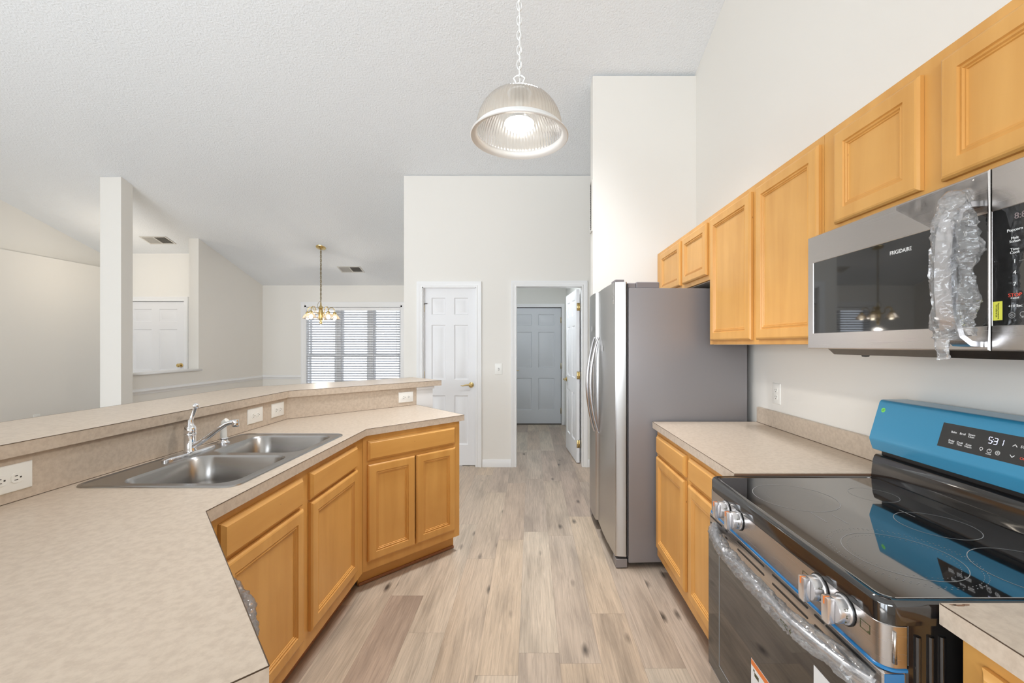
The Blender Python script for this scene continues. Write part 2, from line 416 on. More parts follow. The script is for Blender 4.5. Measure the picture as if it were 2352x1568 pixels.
mb.box(-1.55, .15, -3.1, -3.02, 2.34, 2.4).box(-1.55, .15, -3.1, -3.02, 1.1, 1.16)
d = struct(mb, 'added_rear_window', 'white_trim'); MB().box(-1.49, .09, -3.062, -3.058, 1.16, 2.34).build('pane', 'window_glass', d)  # unseen window, opening moved left so light reaches the base cabinets
# fridge alcove stub wall
struct(MB().box(.525, 1.405, 3.56, 3.69, 0, H(3.69)+.01), 'wall_alcove', 'wall_paint', smooth=False)
# pantry / hall wall with two door openings
def Hc(y): return H(y)+.03
mb = MB(); zt = Hc(4.87)
for x0, x1, z0, z1 in ((-1.4455, -1.245, 0, zt), (-1.245, -.617, 2.05, zt), (-.617, -.175, 0, zt), (-.175, .585, 2.06, zt), (.585, 1.5, 0, zt)):
    mb.box(x0, x1, 4.75, 4.87, z0, z1)
struct(mb, 'wall_pantry', 'wall_paint', smooth=False)
wallx('wall_pantry_side', -1.4455, -1.34, 4.87, 7.41)
mb = MB()
mb.box(-5.0, -4.0, 7.41, 7.52, 0, Hc(7.41)).box(-4.0, -2.3, 7.41, 7.52, 0, .35).box(-4.0, -2.3, 7.41, 7.52, 2.085, Hc(7.41)).box(-2.3, -1.34, 7.41, 7.52, 0, Hc(7.41))
struct(mb, 'wall_window', 'wall_paint', smooth=False)
# hall behind the doorway
mb = MB(); mb.box(-.8, -.43, 7.27, 7.36, 0, 2.46).box(.53, .72, 7.27, 7.36, 0, 2.46).box(-.43, .53, 7.27, 7.36, 2.05, 2.46)
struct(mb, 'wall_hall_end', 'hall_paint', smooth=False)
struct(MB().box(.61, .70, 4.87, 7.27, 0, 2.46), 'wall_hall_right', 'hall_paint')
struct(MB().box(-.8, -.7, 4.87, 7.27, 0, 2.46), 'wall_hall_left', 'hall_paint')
struct(MB().box(-.8, .72, 4.87, 7.36, 2.44, 2.48), 'ceiling_hall', 'ceiling_paint')
# dining side wall: low under the pass-through, full height beyond
pts = [(4.915, 0), (7.41, 0), (7.41, Hc(7.41)), (5.985, Hc(5.985)), (5.985, 1.02), (4.915, 1.02)]
struct(MB().prism(pts, -4.90, -4.762, 'x'), 'wall_dining', 'wall_paint', smooth=False)
struct(MB().box(-4.925, -4.685, 4.775, 4.915, 0, H(4.915)+.04), 'wall_post', 'wall_paint', smooth=False)
# pass-through sill
struct(MB().prism([(-4.95, 1.018), (-4.735, 1.018), (-4.73, 1.03), (-4.738, 1.042), (-4.95, 1.042)], 4.915, 6.02, 'y'), 'trim_sill', 'white_trim')
# foyer end wall with front door, far-left walls with ledge
mb = MB(); mb.box(-6.9, -6.22, 6.38, 6.5, 0, Hc(6.4)).box(-6.22, -5.285, 6.38, 6.5, 2.06, Hc(6.4)).box(-5.285, -4.90, 6.38, 6.5, 0, Hc(6.4))
struct(mb, 'wall_foyer', 'wall_paint', smooth=False)
struct(MB().box(-6.56, -6.4, -3.1, 6.38, 0, 2.543), 'wall_left', 'wall_paint', smooth=False)
wallx('wall_left_upper', -6.66, -6.56, -3.1, 6.5, z0=2.3)
# bar half wall (follows the counter bends)
q = .7071
BK = [(-1.075, .413), (-1.552, .89), (-1.552, 2.65), (-.80, 3.402)]
def offs(pts, d):
    """offset an open polyline to its left side by d"""
    out = []; n = len(pts)
    for i in range(n):
        def nrm(a, b):
            v = Vector(b)-Vector(a); v.normalize(); return Vector((-v.y, v.x))
        if i == 0: m = nrm(pts[0], pts[1]); k = 1
        elif i == n-1: m = nrm(pts[-2], pts[-1]); k = 1
        else:
            a, b = nrm(pts[i-1], pts[i]), nrm(pts[i], pts[i+1]); m = (a+b).normalized(); k = 1/max(m.dot(a), .2)
        p = Vector(pts[i])+m*d*k; out.append((p.x, p.y))
    return out
def strip(pts, d0, d1, z0, z1, mb=None):
    mb = mb or MB(); a = offs(pts, d0); b = offs(pts, d1)
    return mb.prism(a+b[::-1], z0, z1, 'z')
struct(strip(BK, .003, .125, 0, 1.05), 'wall_bar', 'white_trim', smooth=False)
struct(strip([(-.903, 3.299), (-.793, 3.409)], -.008, .135, 1.032, 1.051), 'trim_bar', 'white_trim', smooth=False)

# casings
def casing(mb, x0, x1, zt, y, w=.062, dirn=-1):
    prof = [(0, 0), (0, .012), (.012, .014), (.020, .010), (.030, .012), (.046, .018), (w, .019), (w, 0)]
    lp = []
    for d, p in prof:
        yy = y+dirn*p
        lp.append([(x0-d, yy, 0), (x0-d, yy, zt+d), (x1+d, yy, zt+d), (x1+d, yy, 0)])
    return mb.loft(lp, closed=False)
def jamb(mb, x0, x1, zt, y0, y1, t=.018):
    return mb.box(x0, x0+t, y0, y1, 0, zt).box(x1-t, x1, y0, y1, 0, zt).box(x0, x1, y0, y1, zt-t, zt)
mb = MB(); casing(mb, -1.236, -.626, 2.043, 4.75); jamb(mb, -1.244, -.618, 2.051, 4.75, 4.87)
struct(mb, 'trim_1', 'white_trim', ang=20)
mb = MB(); casing(mb, -.167, .577, 2.05, 4.75, .062); jamb(mb, -.185, .595, 2.066, 4.742, 4.88); casing(mb, -.167, .577, 2.05, 4.872, dirn=1)
struct(mb, 'trim_2', 'white_trim', ang=20)
mb = MB(); casing(mb, -.40, .528, 2.045, 7.27, .055); jamb(mb, -.42, .548, 2.06, 7.26, 7.33, .02)
struct(mb, 'trim_3', 'white_trim', ang=20)
mb = MB(); casing(mb, -6.215, -5.29, 2.06, 6.38, .06); jamb(mb, -6.23, -5.275, 2.07, 6.37, 6.44, .02)
struct(mb, 'trim_4', 'white_trim', ang=20)
mb = MB(); mb.box(-5.17, -4.905, 6.33, 6.378, 1.0, 2.10)
struct(mb, 'trim_5', 'white_trim')
# six panel doors
def six_panel(mb, wd, ht, th=.035, y0=0, both=False):
    st = .115*wd/.76 if wd < .75 else .115; mid = .10 if wd < .7 else .115; pw = (wd-2*st-mid)/2
    xs = [0, st, st+pw, st+pw+mid, wd-st, wd]
    zs = [0, .235*ht/2.03, .80*ht/2.03, .98*ht/2.03, 1.61*ht/2.03, 1.725*ht/2.03, 1.92*ht/2.03, ht]
    def face(yf, sgn):
        for i in range(5):
            for k in range(7):
                a, b, c, d = xs[i], xs[i+1], zs[k], zs[k+1]
                if i in (1, 3) and k in (1, 3, 5):
                    prof = [(0, 0), (.010, .011), (.020, .011), (.046, .001)]
                    mb.rings(a, b, c, d, [(p, yf+sgn*q_) for p, q_ in prof])
                else:
                    mb.bm.faces.new([mb.bm.verts.new(p) for p in ((a, yf, c), (b, yf, c), (b, yf, d), (a, yf, d))])
    face(y0, 1)
    if both: face(y0+th, -1)
    else: mb.bm.faces.new([mb.bm.verts.new(p) for p in ((0, y0+th, 0), (0, y0+th, ht), (wd, y0+th, ht), (wd, y0+th, 0))])
    for p in (((0, 0), (0, ht)), ((0, ht), (wd, ht)), ((wd, ht), (wd, 0)), ((wd, 0), (0, 0))):
        (xa, za), (xb, zb) = p
        mb.bm.faces.new([mb.bm.verts.new(v) for v in ((xa, y0, za), (xb, y0, zb), (xb, y0+th, zb), (xa, y0+th, za))])
    bmesh.ops.remove_doubles(mb.bm, verts=mb.bm.verts, dist=1e-5)
    return mb
def hinge(parent, x, y, z, local, m='brass', hh=.09):
    mb = MB(local=local); mb.box(x-.016, x+.016, y-.003, y, z-hh/2, z+hh/2, .002); mb.tube([(x, y-.006, z-hh/2), (x, y-.006, z+hh/2)], .006, 8)
    return mb.build('hinge', m, parent)
def door(name, wd, ht, m, loc, rz, both=False):
    mb = MB(local=True); six_panel(mb, wd, ht, both=both)
    o = mb.build(name, m, kind='structure', ang=25); o.location = loc; o.rotation_euler = (0, 0, rz)
    ROOT[o.name] = Matrix.Translation(loc) @ Matrix.Rotation(rz, 4, 'Z'); return o
def lever(parent, x, z, dirn=-1, y=0, sgn=-1):
    mb = MB(local=True); M = Matrix.Rotation(R(90), 4, 'X')
    mb.lathe([(0, 0), (.030, 0), (.031, .004), (.024, .010), (.012, .014), (.011, .045), (0, .045)], (x, y, z), 20, M if sgn < 0 else Matrix.Rotation(R(-90), 4, 'X'))
    yy = y+sgn*.042
    mb.tube([(x, yy, z), (x+dirn*.03, yy, z+.004), (x+dirn*.06, yy, z+.001), (x+dirn*.09, yy, z-.008), (x+dirn*.115, yy, z-.004)], [.010, .009, .008, .007, .004], 10)
    return mb.build('handle', 'brass', parent)
d1 = door('door_1', .602, 2.028, 'white_door', (-1.232, 4.79, .008), 0)
lever(d1, .545, .92)
for z in (.25, 1.03, 1.80): hinge(d1, -.006, .0, z, True)
mb = MB(local=True); mb.tube([(-.055, -.012, 1.845), (-.01, -.014, 1.843), (.045, -.012, 1.852)], .004, 8); mb.build('hinge_stop', 'duct_dark', d1)
ang = math.atan2(5.657-4.885, .510-.572)
d2 = door('door_2', .76, 2.028, 'white_door', (.566, 4.885, .01), ang, both=True)
lever(d2, .70, .92, -1, 0.035, 1); lever(d2, .70, .92, -1, 0, -1)
for z in (.22, 1.02, 1.82):
    mb = MB(local=True); mb.box(-.004, .0, .002, .034, z-.045, z+.045); mb.tube([(-.006, .0, z-.045), (-.006, .0, z+.045)], .006, 8)
    mb.build('hinge', 'brass', d2)
MB().box(-.43, .53, 7.34, 7.36, 0, 2.06).build('light_block_hall_door', 'duct_dark', kind='structure')  # unseen backing added to stop outside light leaking round the hall door
MB().box(-6.22, -5.285, 6.46, 6.5, 0, 2.07).build('light_block_front_door', 'duct_dark', kind='structure')  # same kind of added light stop, behind the front door
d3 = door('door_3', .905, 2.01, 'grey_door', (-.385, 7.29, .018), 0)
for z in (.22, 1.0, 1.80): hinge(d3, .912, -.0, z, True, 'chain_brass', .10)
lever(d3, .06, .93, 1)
struct(MB().box(-.40, .53, 7.265, 7.33, 0, .016), 'trim_threshold', 'duct_dark')
d4 = door('door_4', .90, 2.03, 'white_door', (-6.205, 6.40, .015), 0)
mb = MB(local=True); mb.lathe([(0, 0), (.032, 0), (.033, .006), (.012, .012), (.012, .03), (.027, .045), (.028, .058), (.018, .068), (0, .070)], (.845, 0, 1.06), 20, Matrix.Rotation(R(90), 4, 'X')); mb.build('handle', 'brass', d4)
# baseboards and chair rail
def bboard(name, pts, y0, y1, axis, h=.085): pass
bp = [(0, 0), (.016, 0), (.016, .06), (.011, .072), (.009, .085), (0, .085)]
struct(MB().prism([(4.75-a, b) for a, b in bp], -.553, -.230, 'x'), 'baseboard_pantry', 'white_trim')
mb = MB(); mb.prism([(4.75-a, b) for a, b in bp], -1.4455, -1.30, 'x').prism([(4.75-a, b) for a, b in bp], .64, 1.405, 'x')
struct(mb, 'baseboard_pantry_side', 'white_trim')
struct(MB().prism([(.61-a, b) for a, b in bp], 4.9, 7.25, 'y'), 'baseboard_hall', 'white_trim')
cr = [(0, -.035), (.010, -.033), (.012, -.012), (.022, -.004), (.024, .006), (.016, .012), (.012, .030), (0, .035)]
mb = MB(); mb.prism([(-4.762+a, .815+b) for a, b in cr], 4.915, 7.41, 'y')
struct(mb, 'trim_chair_rail_left', 'white_trim', ang=50)
mb = MB(); mb.prism([(7.41-a, .815+b) for a, b in cr], -4.762, -4.075, 'x')
struct(mb, 'trim_chair_rail_window', 'white_trim', ang=50)
struct(MB().prism([(-4.762+a, b) for a, b in bp], 4.915, 7.41, 'y'), 'baseboard_dining', 'white_trim')
struct(MB().prism([(7.41-a, b) for a, b in bp], -4.762, -1.4455, 'x'), 'baseboard_window', 'white_trim')
# dining window
WX0, WX1, WZ0, WZ1 = -4.015, -2.285, .37, 2.085
mb = MB(); W3 = (WX1-WX0)/3
lp = []
for dd, p in [(0, 0), (0, .012), (.03, .012), (.045, .018), (.06, .018), (.06, 0)]:
    lp.append([(WX0-dd, 7.41-p, WZ0-dd), (WX0-dd, 7.41-p, WZ1+dd), (WX1+dd, 7.41-p, WZ1+dd), (WX1+dd, 7.41-p, WZ0-dd)])
mb.loft(lp)
mb.box(WX0, WX0+.03, 7.40, 7.52, WZ0, WZ1).box(WX1-.03, WX1, 7.40, 7.52, WZ0, WZ1).box(WX0, WX1, 7.40, 7.52, WZ1-.03, WZ1).box(WX0, WX1, 7.40, 7.52, WZ0-.02, WZ0+.02)
win = struct(mb, 'window_1', 'white_trim')
mb = MB()
for k in (1, 2): mb.box(WX0+W3*k-.045, WX0+W3*k+.045, 7.45, 7.52, WZ0, WZ1)
mb.build('mullion', 'white_trim', win)
for k in range(3):
    a, b = WX0+W3*k+.045, WX0+W3*(k+1)-.045
    for z0, z1, y in ((WZ0+.02, 1.22, 7.475), (1.18, WZ1-.03, 7.50)):
        mb = MB(); f = .035
        mb.box(a, a+f, y, y+.025, z0, z1).box(b-f, b, y, y+.025, z0, z1).box(a+f, b-f, y, y+.025, z0, z0+f).box(a+f, b-f, y, y+.025, z1-f, z1)
        sh = mb.build('sash', 'white_trim', win)
        MB().box(a+f, b-f, y+.011, y+.013, z0+f, z1-f).build('pane', 'window_glass', sh)
o = MB().box(-7.5, 3, 8.2, 16, -.5, -.4).build('ground', 'exterior_ground', kind='structure')
# blind
bl = thing('window_blind', 'white horizontal-slat blind hanging over the wide dining window', 'blind', (-3.15, 7.42, .37))
MB().box(WX0+.031, WX1-.031, 7.398, 7.448, 1.995, 2.048, .004).build('headrail', 'white_trim', bl)
mb = MB(); z = 1.965
while z > .45:
    for sgn in (1,):
        M = Matrix.Translation((0, 7.428, z)) @ Matrix.Rotation(R(-28), 4, 'X')
        mb.box(WX0+.036, WX1-.036, -.024, .024, -.0012, .0012, M=M)
    z -= .0435
mb.build('slats', 'blind_white', bl, smooth=False)
mb = MB()
for fx in (.045, .33, .365, .64, .675, .955):
    x = WX0+(WX1-WX0)*fx; mb.box(x-.0015, x+.0015, 7.402, 7.404, .44, 2.0).box(x-.0015, x+.0015, 7.451, 7.453, .44, 2.0)
mb.build('cords', 'blind_white', bl)
MB().box(WX0+.036, WX1-.036, 7.408, 7.45, .41, .435, .003).build('bottom_rail', 'blind_white', bl)
MB().tube([(WX1-.10, 7.40, 1.99), (WX1-.10, 7.398, 1.10)], .004, 6).build('pull_cord', 'blind_white', bl)

# ------------------------------------------------------------------ cabinets (local: x right, y into the cabinet, z up, face frame front at y=0)
def cab_door(parent, x0, x1, z0, z1, hinge_side=None):
    mb = MB(local=True)
    mb.rings(x0, x1, z0, z1, [(0, -.012), (.005, -.018), (.010, -.020), (.046, -.020), (.0485, -.0142), (.051, -.0150), (.0565, -.0175), (.0590, -.0125), (.0635, -.0140), (.067, -.006)], fill=False, back=-.001)
    o = mb.build('door', 'maple', parent, ang=18)
    MB(local=True).box(x0+.06, x1-.06, -.010, -.004, z0+.06, z1-.06).build('panel', 'maple', o)
    return o
def drawer_front(parent, x0, x1, z0, z1, nm='drawer'):
    mb = MB(local=True)
    mb.rings(x0, x1, z0, z1, [(0, -.010), (.006, -.014), (.012, -.020)], back=-.001)
    return mb.build(nm, 'maple_rail', parent, ang=18)
def carcass(parent, wd, z0, z1, depth, openings, bottom=None, toe=None):
    """body sides/back/top; face frame around openings [(x0,x1,z0,z1)]"""
    mb = MB(local=True); t = .016
    mb.box(0, t, .019, depth, z0, z1).box(wd-t, wd, .019, depth, z0, z1).box(t, wd-t, depth-.008, depth, z0, z1)
    mb.box(t, wd-t, .019, depth-.008, z0+(.02 if toe is None else 0), z0+t+(.02 if toe is None else 0))
    if toe is None: mb.box(t, wd-t, .019, depth-.008, z1-t, z1)
    b = mb.build('body', 'maple', parent, smooth=False)
    if toe is None: MB(local=True).box(.002, wd-.002, .021, depth-.002, z0-.003, z0+.002).build('underside', 'pale_panel', parent)
    xs = sorted({0, wd} | {o[0] for o in openings} | {o[1] for o in openings})
    zs = sorted({z0, z1} | {o[2] for o in openings} | {o[3] for o in openings})
    mb = MB(local=True)
    for i in range(len(xs)-1):
        run = None
        for k in range(len(zs)-1):
            cx, cz = (xs[i]+xs[i+1])/2, (zs[k]+zs[k+1])/2
            hole = any(o[0] < cx < o[1] and o[2] < cz < o[3] for o in openings)
            if not hole:
                if run is None: run = zs[k]
            if (hole or k == len(zs)-2) and run is not None:
                mb.box(xs[i], xs[i+1], 0, .019, run, zs[k] if hole else zs[k+1]); run = None
    mb.build('face_frame', 'maple', parent, smooth=False)
    if toe is not None:
        mb = MB(local=True); mb.box(0, wd, toe, toe+.015, 0, z0+.004); mb.build('toe_kick', 'maple_rail', parent)
        mb = MB(local=True); mb.box(0, wd, toe-.012, toe, 0, .018, .004); mb.build('shoe_moulding', 'shoe_mould', parent)
    return b
RZR = R(-90)
# uppers on the right wall; face plane X=1.075 ; local x = Ystart - Y
def upper(name, label, ya, yb, z0, z1, doors):
    c = thing(name, label, 'cabinet', (1.075, yb, z0), RZR, 'wall cabinets over the range side')
    wd = yb-ya; ops = [(yb-b+.012, yb-a-.012, dz0-z0+.012, dz1-z0-.012) for a, b, dz0, dz1 in doors]
    carcass(c, wd, 0, z1-z0, .328, ops)
    for a, b, dz0, dz1 in doors: cab_door(c, yb-b, yb-a, dz0-z0, dz1-z0)
    return c
upper('wall_cabinet', 'short two-door maple wall cabinet above the refrigerator', 2.513, 3.555, 1.778, 2.155, [(2.53, 2.928, 1.808, 2.125), (2.978, 3.43, 1.808, 2.125)])
upper('wall_cabinet', 'tall two-door maple wall cabinet between refrigerator and microwave', 1.533, 2.511, 1.388, 2.155, [(2.020, 2.475, 1.41, 2.125), (1.545, 1.972, 1.41, 2.125)])
upper('wall_cabinet', 'short two-door maple wall cabinet directly above the microwave', .766, 1.531, 1.776, 2.155, [(1.142, 1.464, 1.807, 2.122), (.785, 1.083, 1.807, 2.122)])
# base cabinets on the right wall
def base_right(label, ya, yb, cols):
    c = thing('base_cabinet', label, 'cabinet', (.770, yb, 0), RZR, 'maple base cabinets')
    ops = []
    for a, b in cols: ops += [(yb-b+.012, yb-a-.012, .185, .705), (yb-b+.012, yb-a-.012, .745, .830)]
    carcass(c, yb-ya, .105, .875, .61, ops, toe=.075)
    for a, b in cols:
        cab_door(c, yb-b, yb-a, .168, .715); drawer_front(c, yb-b, yb-a, .733, .842)
    return c
base_right('maple base cabinet with two drawers over two doors beside the refrigerator', 1.552, 2.548, [(2.058, 2.52), (1.565, 2.008)])
base_right('maple base cabinet at the near side of the range, mostly cut off', -.15, .745, [(.31, .705), (-.12, .26)])
# left: sink base, corner base
c = thing('base_cabinet', 'maple sink base cabinet with two false drawer fronts and two doors', 'cabinet', (-.947, 1.235, 0), R(90), 'maple base cabinets')
carcass(c, 1.112, .105, .875, .585, [(.03, .475, .19, .70), (.54, 1.0, .19, .70), (.03, .475, .745, .825), (.54, 1.0, .745, .825)], toe=.075)
for a, b in ((1.262, 1.712), (1.773, 2.246)):
    cab_door(c, a-1.235, b-1.235, .170, .715); drawer_front(c, a-1.235, b-1.235, .728, .842, 'false_drawer')
A = math.sqrt(2)
c = thing('base_cabinet', 'maple peninsula end cabinet with one wide drawer over two doors', 'cabinet', (-.947, 2.35, 0), R(45), 'maple base cabinets')
def tl(x): return x
carcass(c, .655, .105, .875, .60, [(.05, .33, .19, .70), (.37, .62, .19, .70), (.05, .62, .745, .825)], toe=.071)
def locx(px):   # distance along the cabinet face of a front point seen at X/Y = px
    yy = 3.27/(1-px); return (yy-2.35)*A*1.0-.013
cab_door(c, .024, .318, .160, .708); cab_door(c, .327, .614, .160, .708); drawer_front(c, .024, .614, .730, .842)
# filler between sink base and dishwasher
AN = R(133.2)
ux = Vector((math.cos(AN), math.sin(AN), 0)); uy = Vector((-math.sin(AN), math.cos(AN), 0))

# ------------------------------------------------------------------ worktops
def seam(parent, pts, z, w=.0022):
    mb = MB()
    for a, b in zip(pts, pts[1:]):
        mb.tube([(a[0], a[1], z), (b[0], b[1], z)], w*.5, 6)
    return mb.build('edge_seam', 'seam', parent)
ct = thing('worktop', 'beige laminate worktop with angled ends around the sink', 'worktop', (-1.2, 1.8, .875), 0, 'laminate worktops')
E0 = (-.385, .614); G = (-.922, 1.185); F = (-.922, 2.34); E3 = (-.451, 2.821); Bk = (-1.552, 2.65); E4 = (-.905, 3.297); Bk2 = (-1.552, .89)
dE = Vector((-.728, -.685)); E1 = (E0[0]+dE.x*.62, E0[1]+dE.y*.62)
mb = MB()
mb.prism([E0, G, (-.922, 1.388), (-1.552, 1.388), Bk2, E1], .876, .914)
mb.prism([(-.994, 1.388), (-.922, 1.388), (-.922, 2.192), (-.994, 2.192)], .876, .914)
mb.prism([(-1.552, 1.388), (-1.507, 1.388), (-1.507, 2.192), (-1.552, 2.192)], .876, .914)
mb.prism([(-.922, 2.192), F, E3, E4, Bk, (-1.552, 2.192)], .876, .914)
mb.build('countertop', 'laminate', ct, smooth=False)
seam(ct, [E1, E0, G, F, E3, E4], .9135)
seam(ct, [BK[1], BK[2], (-.905, 3.297)], .915)
bs = strip([(-1.12, .458), (-1.552, .89), (-1.552, 2.65), (-.905, 3.297)], -.0005, .0025, .9145, 1.053)
bs = bs.build('splashback', 'laminate', None, smooth=False)
tag(bs, 'beige laminate splashback between sink worktop and raised bar', 'splashback', 'laminate splashbacks')
bar = thing('bar_top', 'long raised beige laminate bar top above the sink', 'bar top', (-1.75, 1.8, 1.053), 0, 'laminate worktops')
FB = [(-1.06, .40+.028), (-1.532, .898), (-1.532, 2.641), (-.7375, 3.4375)]
strip(FB, 0, .46, 1.053, 1.095).build('slab', 'laminate', bar, smooth=False)
seam(bar, FB, 1.0945)
seam(bar, offs(FB, .46), 1.0945)
# right worktops
for nm, lab, ya, yb in (('worktop', 'beige laminate worktop between refrigerator and range', 1.537, 2.569), ('worktop', 'beige laminate worktop corner at the near side of the range', -.18, .763)):
    r_ = thing(nm, lab, 'worktop', (1.08, (ya+yb)/2, .876), 0, 'laminate worktops')
    MB().box(.745, 1.405, ya, yb, .876, .914).build('countertop', 'laminate', r_, smooth=False)
    if ya > 0: MB().box(.747, 1.38, ya-.0016, ya, .8775, .912).build('cut_edge', 'raw_particleboard', r_)
    else: MB().box(.747, 1.38, yb, yb+.0012, .8775, .912).build('cut_edge', 'raw_particleboard', r_)
    seam(r_, [(.7455, yb-.001), (.7455, ya+.001)], .9135)
    if ya > 0:
        s_ = MB().prism([(1.3835, .9142), (1.404, .9142), (1.404, 1.006), (1.3985, 1.0075), (1.386, 1.006), (1.3835, 1.003)], ya, yb-.005, 'y').build('splashback', 'laminate')
        tag(s_, 'low beige laminate splashback on wall beside range', 'splashback', 'laminate splashbacks')
        MB().prism([(1.38, .9142), (1.3834, .9142), (1.3834, .916)], ya, yb-.005, 'y').build('caulk', 'seam', s_)
# worn corner chip on the near worktop
mb = MB()
for cx, cy, rx, ry in ((.775, .756, .010, .0035), (.789, .7575, .006, .003), (.765, .7575, .006, .0025)):
    vs = [mb.bm.verts.new((cx+rx*math.cos(t)*(1+.3*math.sin(3*t)), cy+ry*math.sin(t)*(1+.3*math.cos(2*t)), .9143)) for t in (2*PI*k/18 for k in range(18))]
    mb.bm.faces.new(vs)
mb.build('chipped_laminate', 'raw_particleboard', r_)

# ------------------------------------------------------------------ sink
sk = thing('kitchen_sink', 'double-bowl stainless steel drop-in sink in the worktop', 'sink', (-1.25, 1.79, .914))
cx, cy = -1.2505, 1.79; Wd, Ln = .545, .832
mb = MB(); zt = .9185
b1 = dict(cx=-1.215, cy=1.595, w=.395, h=.365); b2 = dict(cx=-1.215, cy=1.990, w=.395, h=.345)
def rrp(cx, cy, w, h, r, z): return rrect(cx, cy, w, h, r, z)
# deck in two cells, plus rolled outer lip
mb.loft([rrect(cx, cy, Wd, Ln, .045, .9143), rrect(cx, cy, Wd-.004, Ln-.004, .043, .9185), rrect(cx, cy, Wd-.014, Ln-.014, .040, .9200), rrect(cx, cy, Wd-.024, Ln-.024, .036, .9172)])
X0, X1, Y0, Y1 = cx-(Wd-.024)/2, cx+(Wd-.024)/2, cy-(Ln-.024)/2, cy+(Ln-.024)/2
ym = 1.797
for bb, (ya, yb), far in ((b1, (Y0, ym), 0), (b2, (ym, Y1), 1)):
    # outer cell loop with outer corners rounded
    inner = rrect(bb['cx'], bb['cy'], bb['w'], bb['h'], .065, .9172)
    cxx, cyy = (X0+X1)/2, (ya+yb)/2; w_, h_ = X1-X0, yb-ya
    outer = []
    for qx, qy, a0 in ((1, 1, 0), (-1, 1, 90), (-1, -1, 180), (1, -1, 270)):
        r_o = .036 if (qy > 0) == bool(far) else .0005
        for k in range(9):
            t = R(a0+90*k/8); outer.append((cxx+qx*(w_/2-r_o)+r_o*math.cos(t), cyy+qy*(h_/2-r_o)+r_o*math.sin(t), .9172))
    mb.loft([outer, inner])
mb.build('rim', 'sink_steel', sk, ang=25)
for bb in (b1, b2):
    mb = MB(); L_ = []
    for dz, ins, r in ((0, 0, .065), (-.004, .002, .066), (-.010, .006, .067), (-.10, .012, .07), (-.145, .020, .075), (-.165, .034, .08), (-.175, .060, .07), (-.178, .10, .06)):
        L_.append(rrect(bb['cx'], bb['cy'], bb['w']-2*ins, bb['h']-2*ins, min(r, (bb['h']-2*ins)/2-.001), .9172+dz))
    mb.loft(L_, cap1=True); o = mb.build('basin', 'sink_steel', sk, ang=50)
    mb = MB(); mb.lathe([(.0, .0), (.03, .001), (.042, .004), (.044, .003), (.046, 0)], (bb['cx'], bb['cy'], .7395), 24); mb.build('drain', 'chrome', o)
# faucet
fa = thing('faucet', 'chrome single-lever kitchen faucet behind the sink bowls', 'faucet', (-1.47, 1.80, .918))
mb = MB()
L_ = []
for z, k in ((.9175, 1.0), (.924, 1.0), (.928, .93), (.930, .80)):
    lp = []
    for i in range(48):
        t = 2*PI*i/48; cc, ss = math.cos(t), math.sin(t)
        lp.append((-1.468+.030*k*abs(ss)**.8*(1 if ss > 0 else -1), 1.80+.135*k*cc, z))
    L_.append(lp)
mb.loft(L_, True, True); mb.build('base_plate', 'chrome', fa, ang=40)
mb = MB(); mb.lathe([(.024, .928), (.024, .934), (.0215, .938), (.0215, .998), (.0235, 1.000), (.0235, 1.004), (.022, 1.006), (.023, 1.02), (.020, 1.032), (.013, 1.042), (0, 1.044)], (-1.468, 1.80, 0), 28); mb.build('body', 'chrome', fa, ang=40)
mb = MB(); mb.tube([(-1.462, 1.795, 1.030), (-1.470, 1.803, 1.058), (-1.462, 1.806, 1.082), (-1.455, 1.808, 1.105), (-1.452, 1.810, 1.118)], [.017, .012, .0075, .008, .011], 14, flat=.8)
mb.sphere((-1.452, 1.810, 1.121), .012, 8); mb.build('lever', 'chrome', fa, ang=50)
mb = MB(); mb.tube([(-1.455, 1.80, .950), (-1.43, 1.80, .962), (-1.39, 1.80, .990), (-1.35, 1.80, 1.020), (-1.315, 1.80, 1.044), (-1.295, 1.80, 1.052), (-1.275, 1.80, 1.054)], [.0125, .011, .0095, .009, .009, .0095, .0105], 14)
mb.lathe([(0, 0), (.012, 0), (.0135, .004), (.0135, .024), (.011, .030), (0, .031)], (-1.273, 1.80, 1.034), 18); mb.build('spout', 'chrome', fa, ang=40)
sp = thing('sink_sprayer', 'white side sprayer standing on the sink deck', 'sprayer', (-1.468, 1.995, .917))
MB().lathe([(0, .0), (.026, 0), (.026, .004), (.020, .008), (.017, .018), (.019, .024), (.016, .027), (0, .027)], (-1.468, 1.995, .917), 20).build('holder', 'chrome', sp, ang=40)
mb = MB(); mb.tube([(-1.468, 1.995, .940), (-1.468, 1.995, .97), (-1.468, 1.995, 1.0), (-1.464, 1.995, 1.016), (-1.452, 1.995, 1.026)], [.0145, .0135, .0115, .014, .012], 16); mb.build('spray_head', 'white_plastic', sp, ang=50)

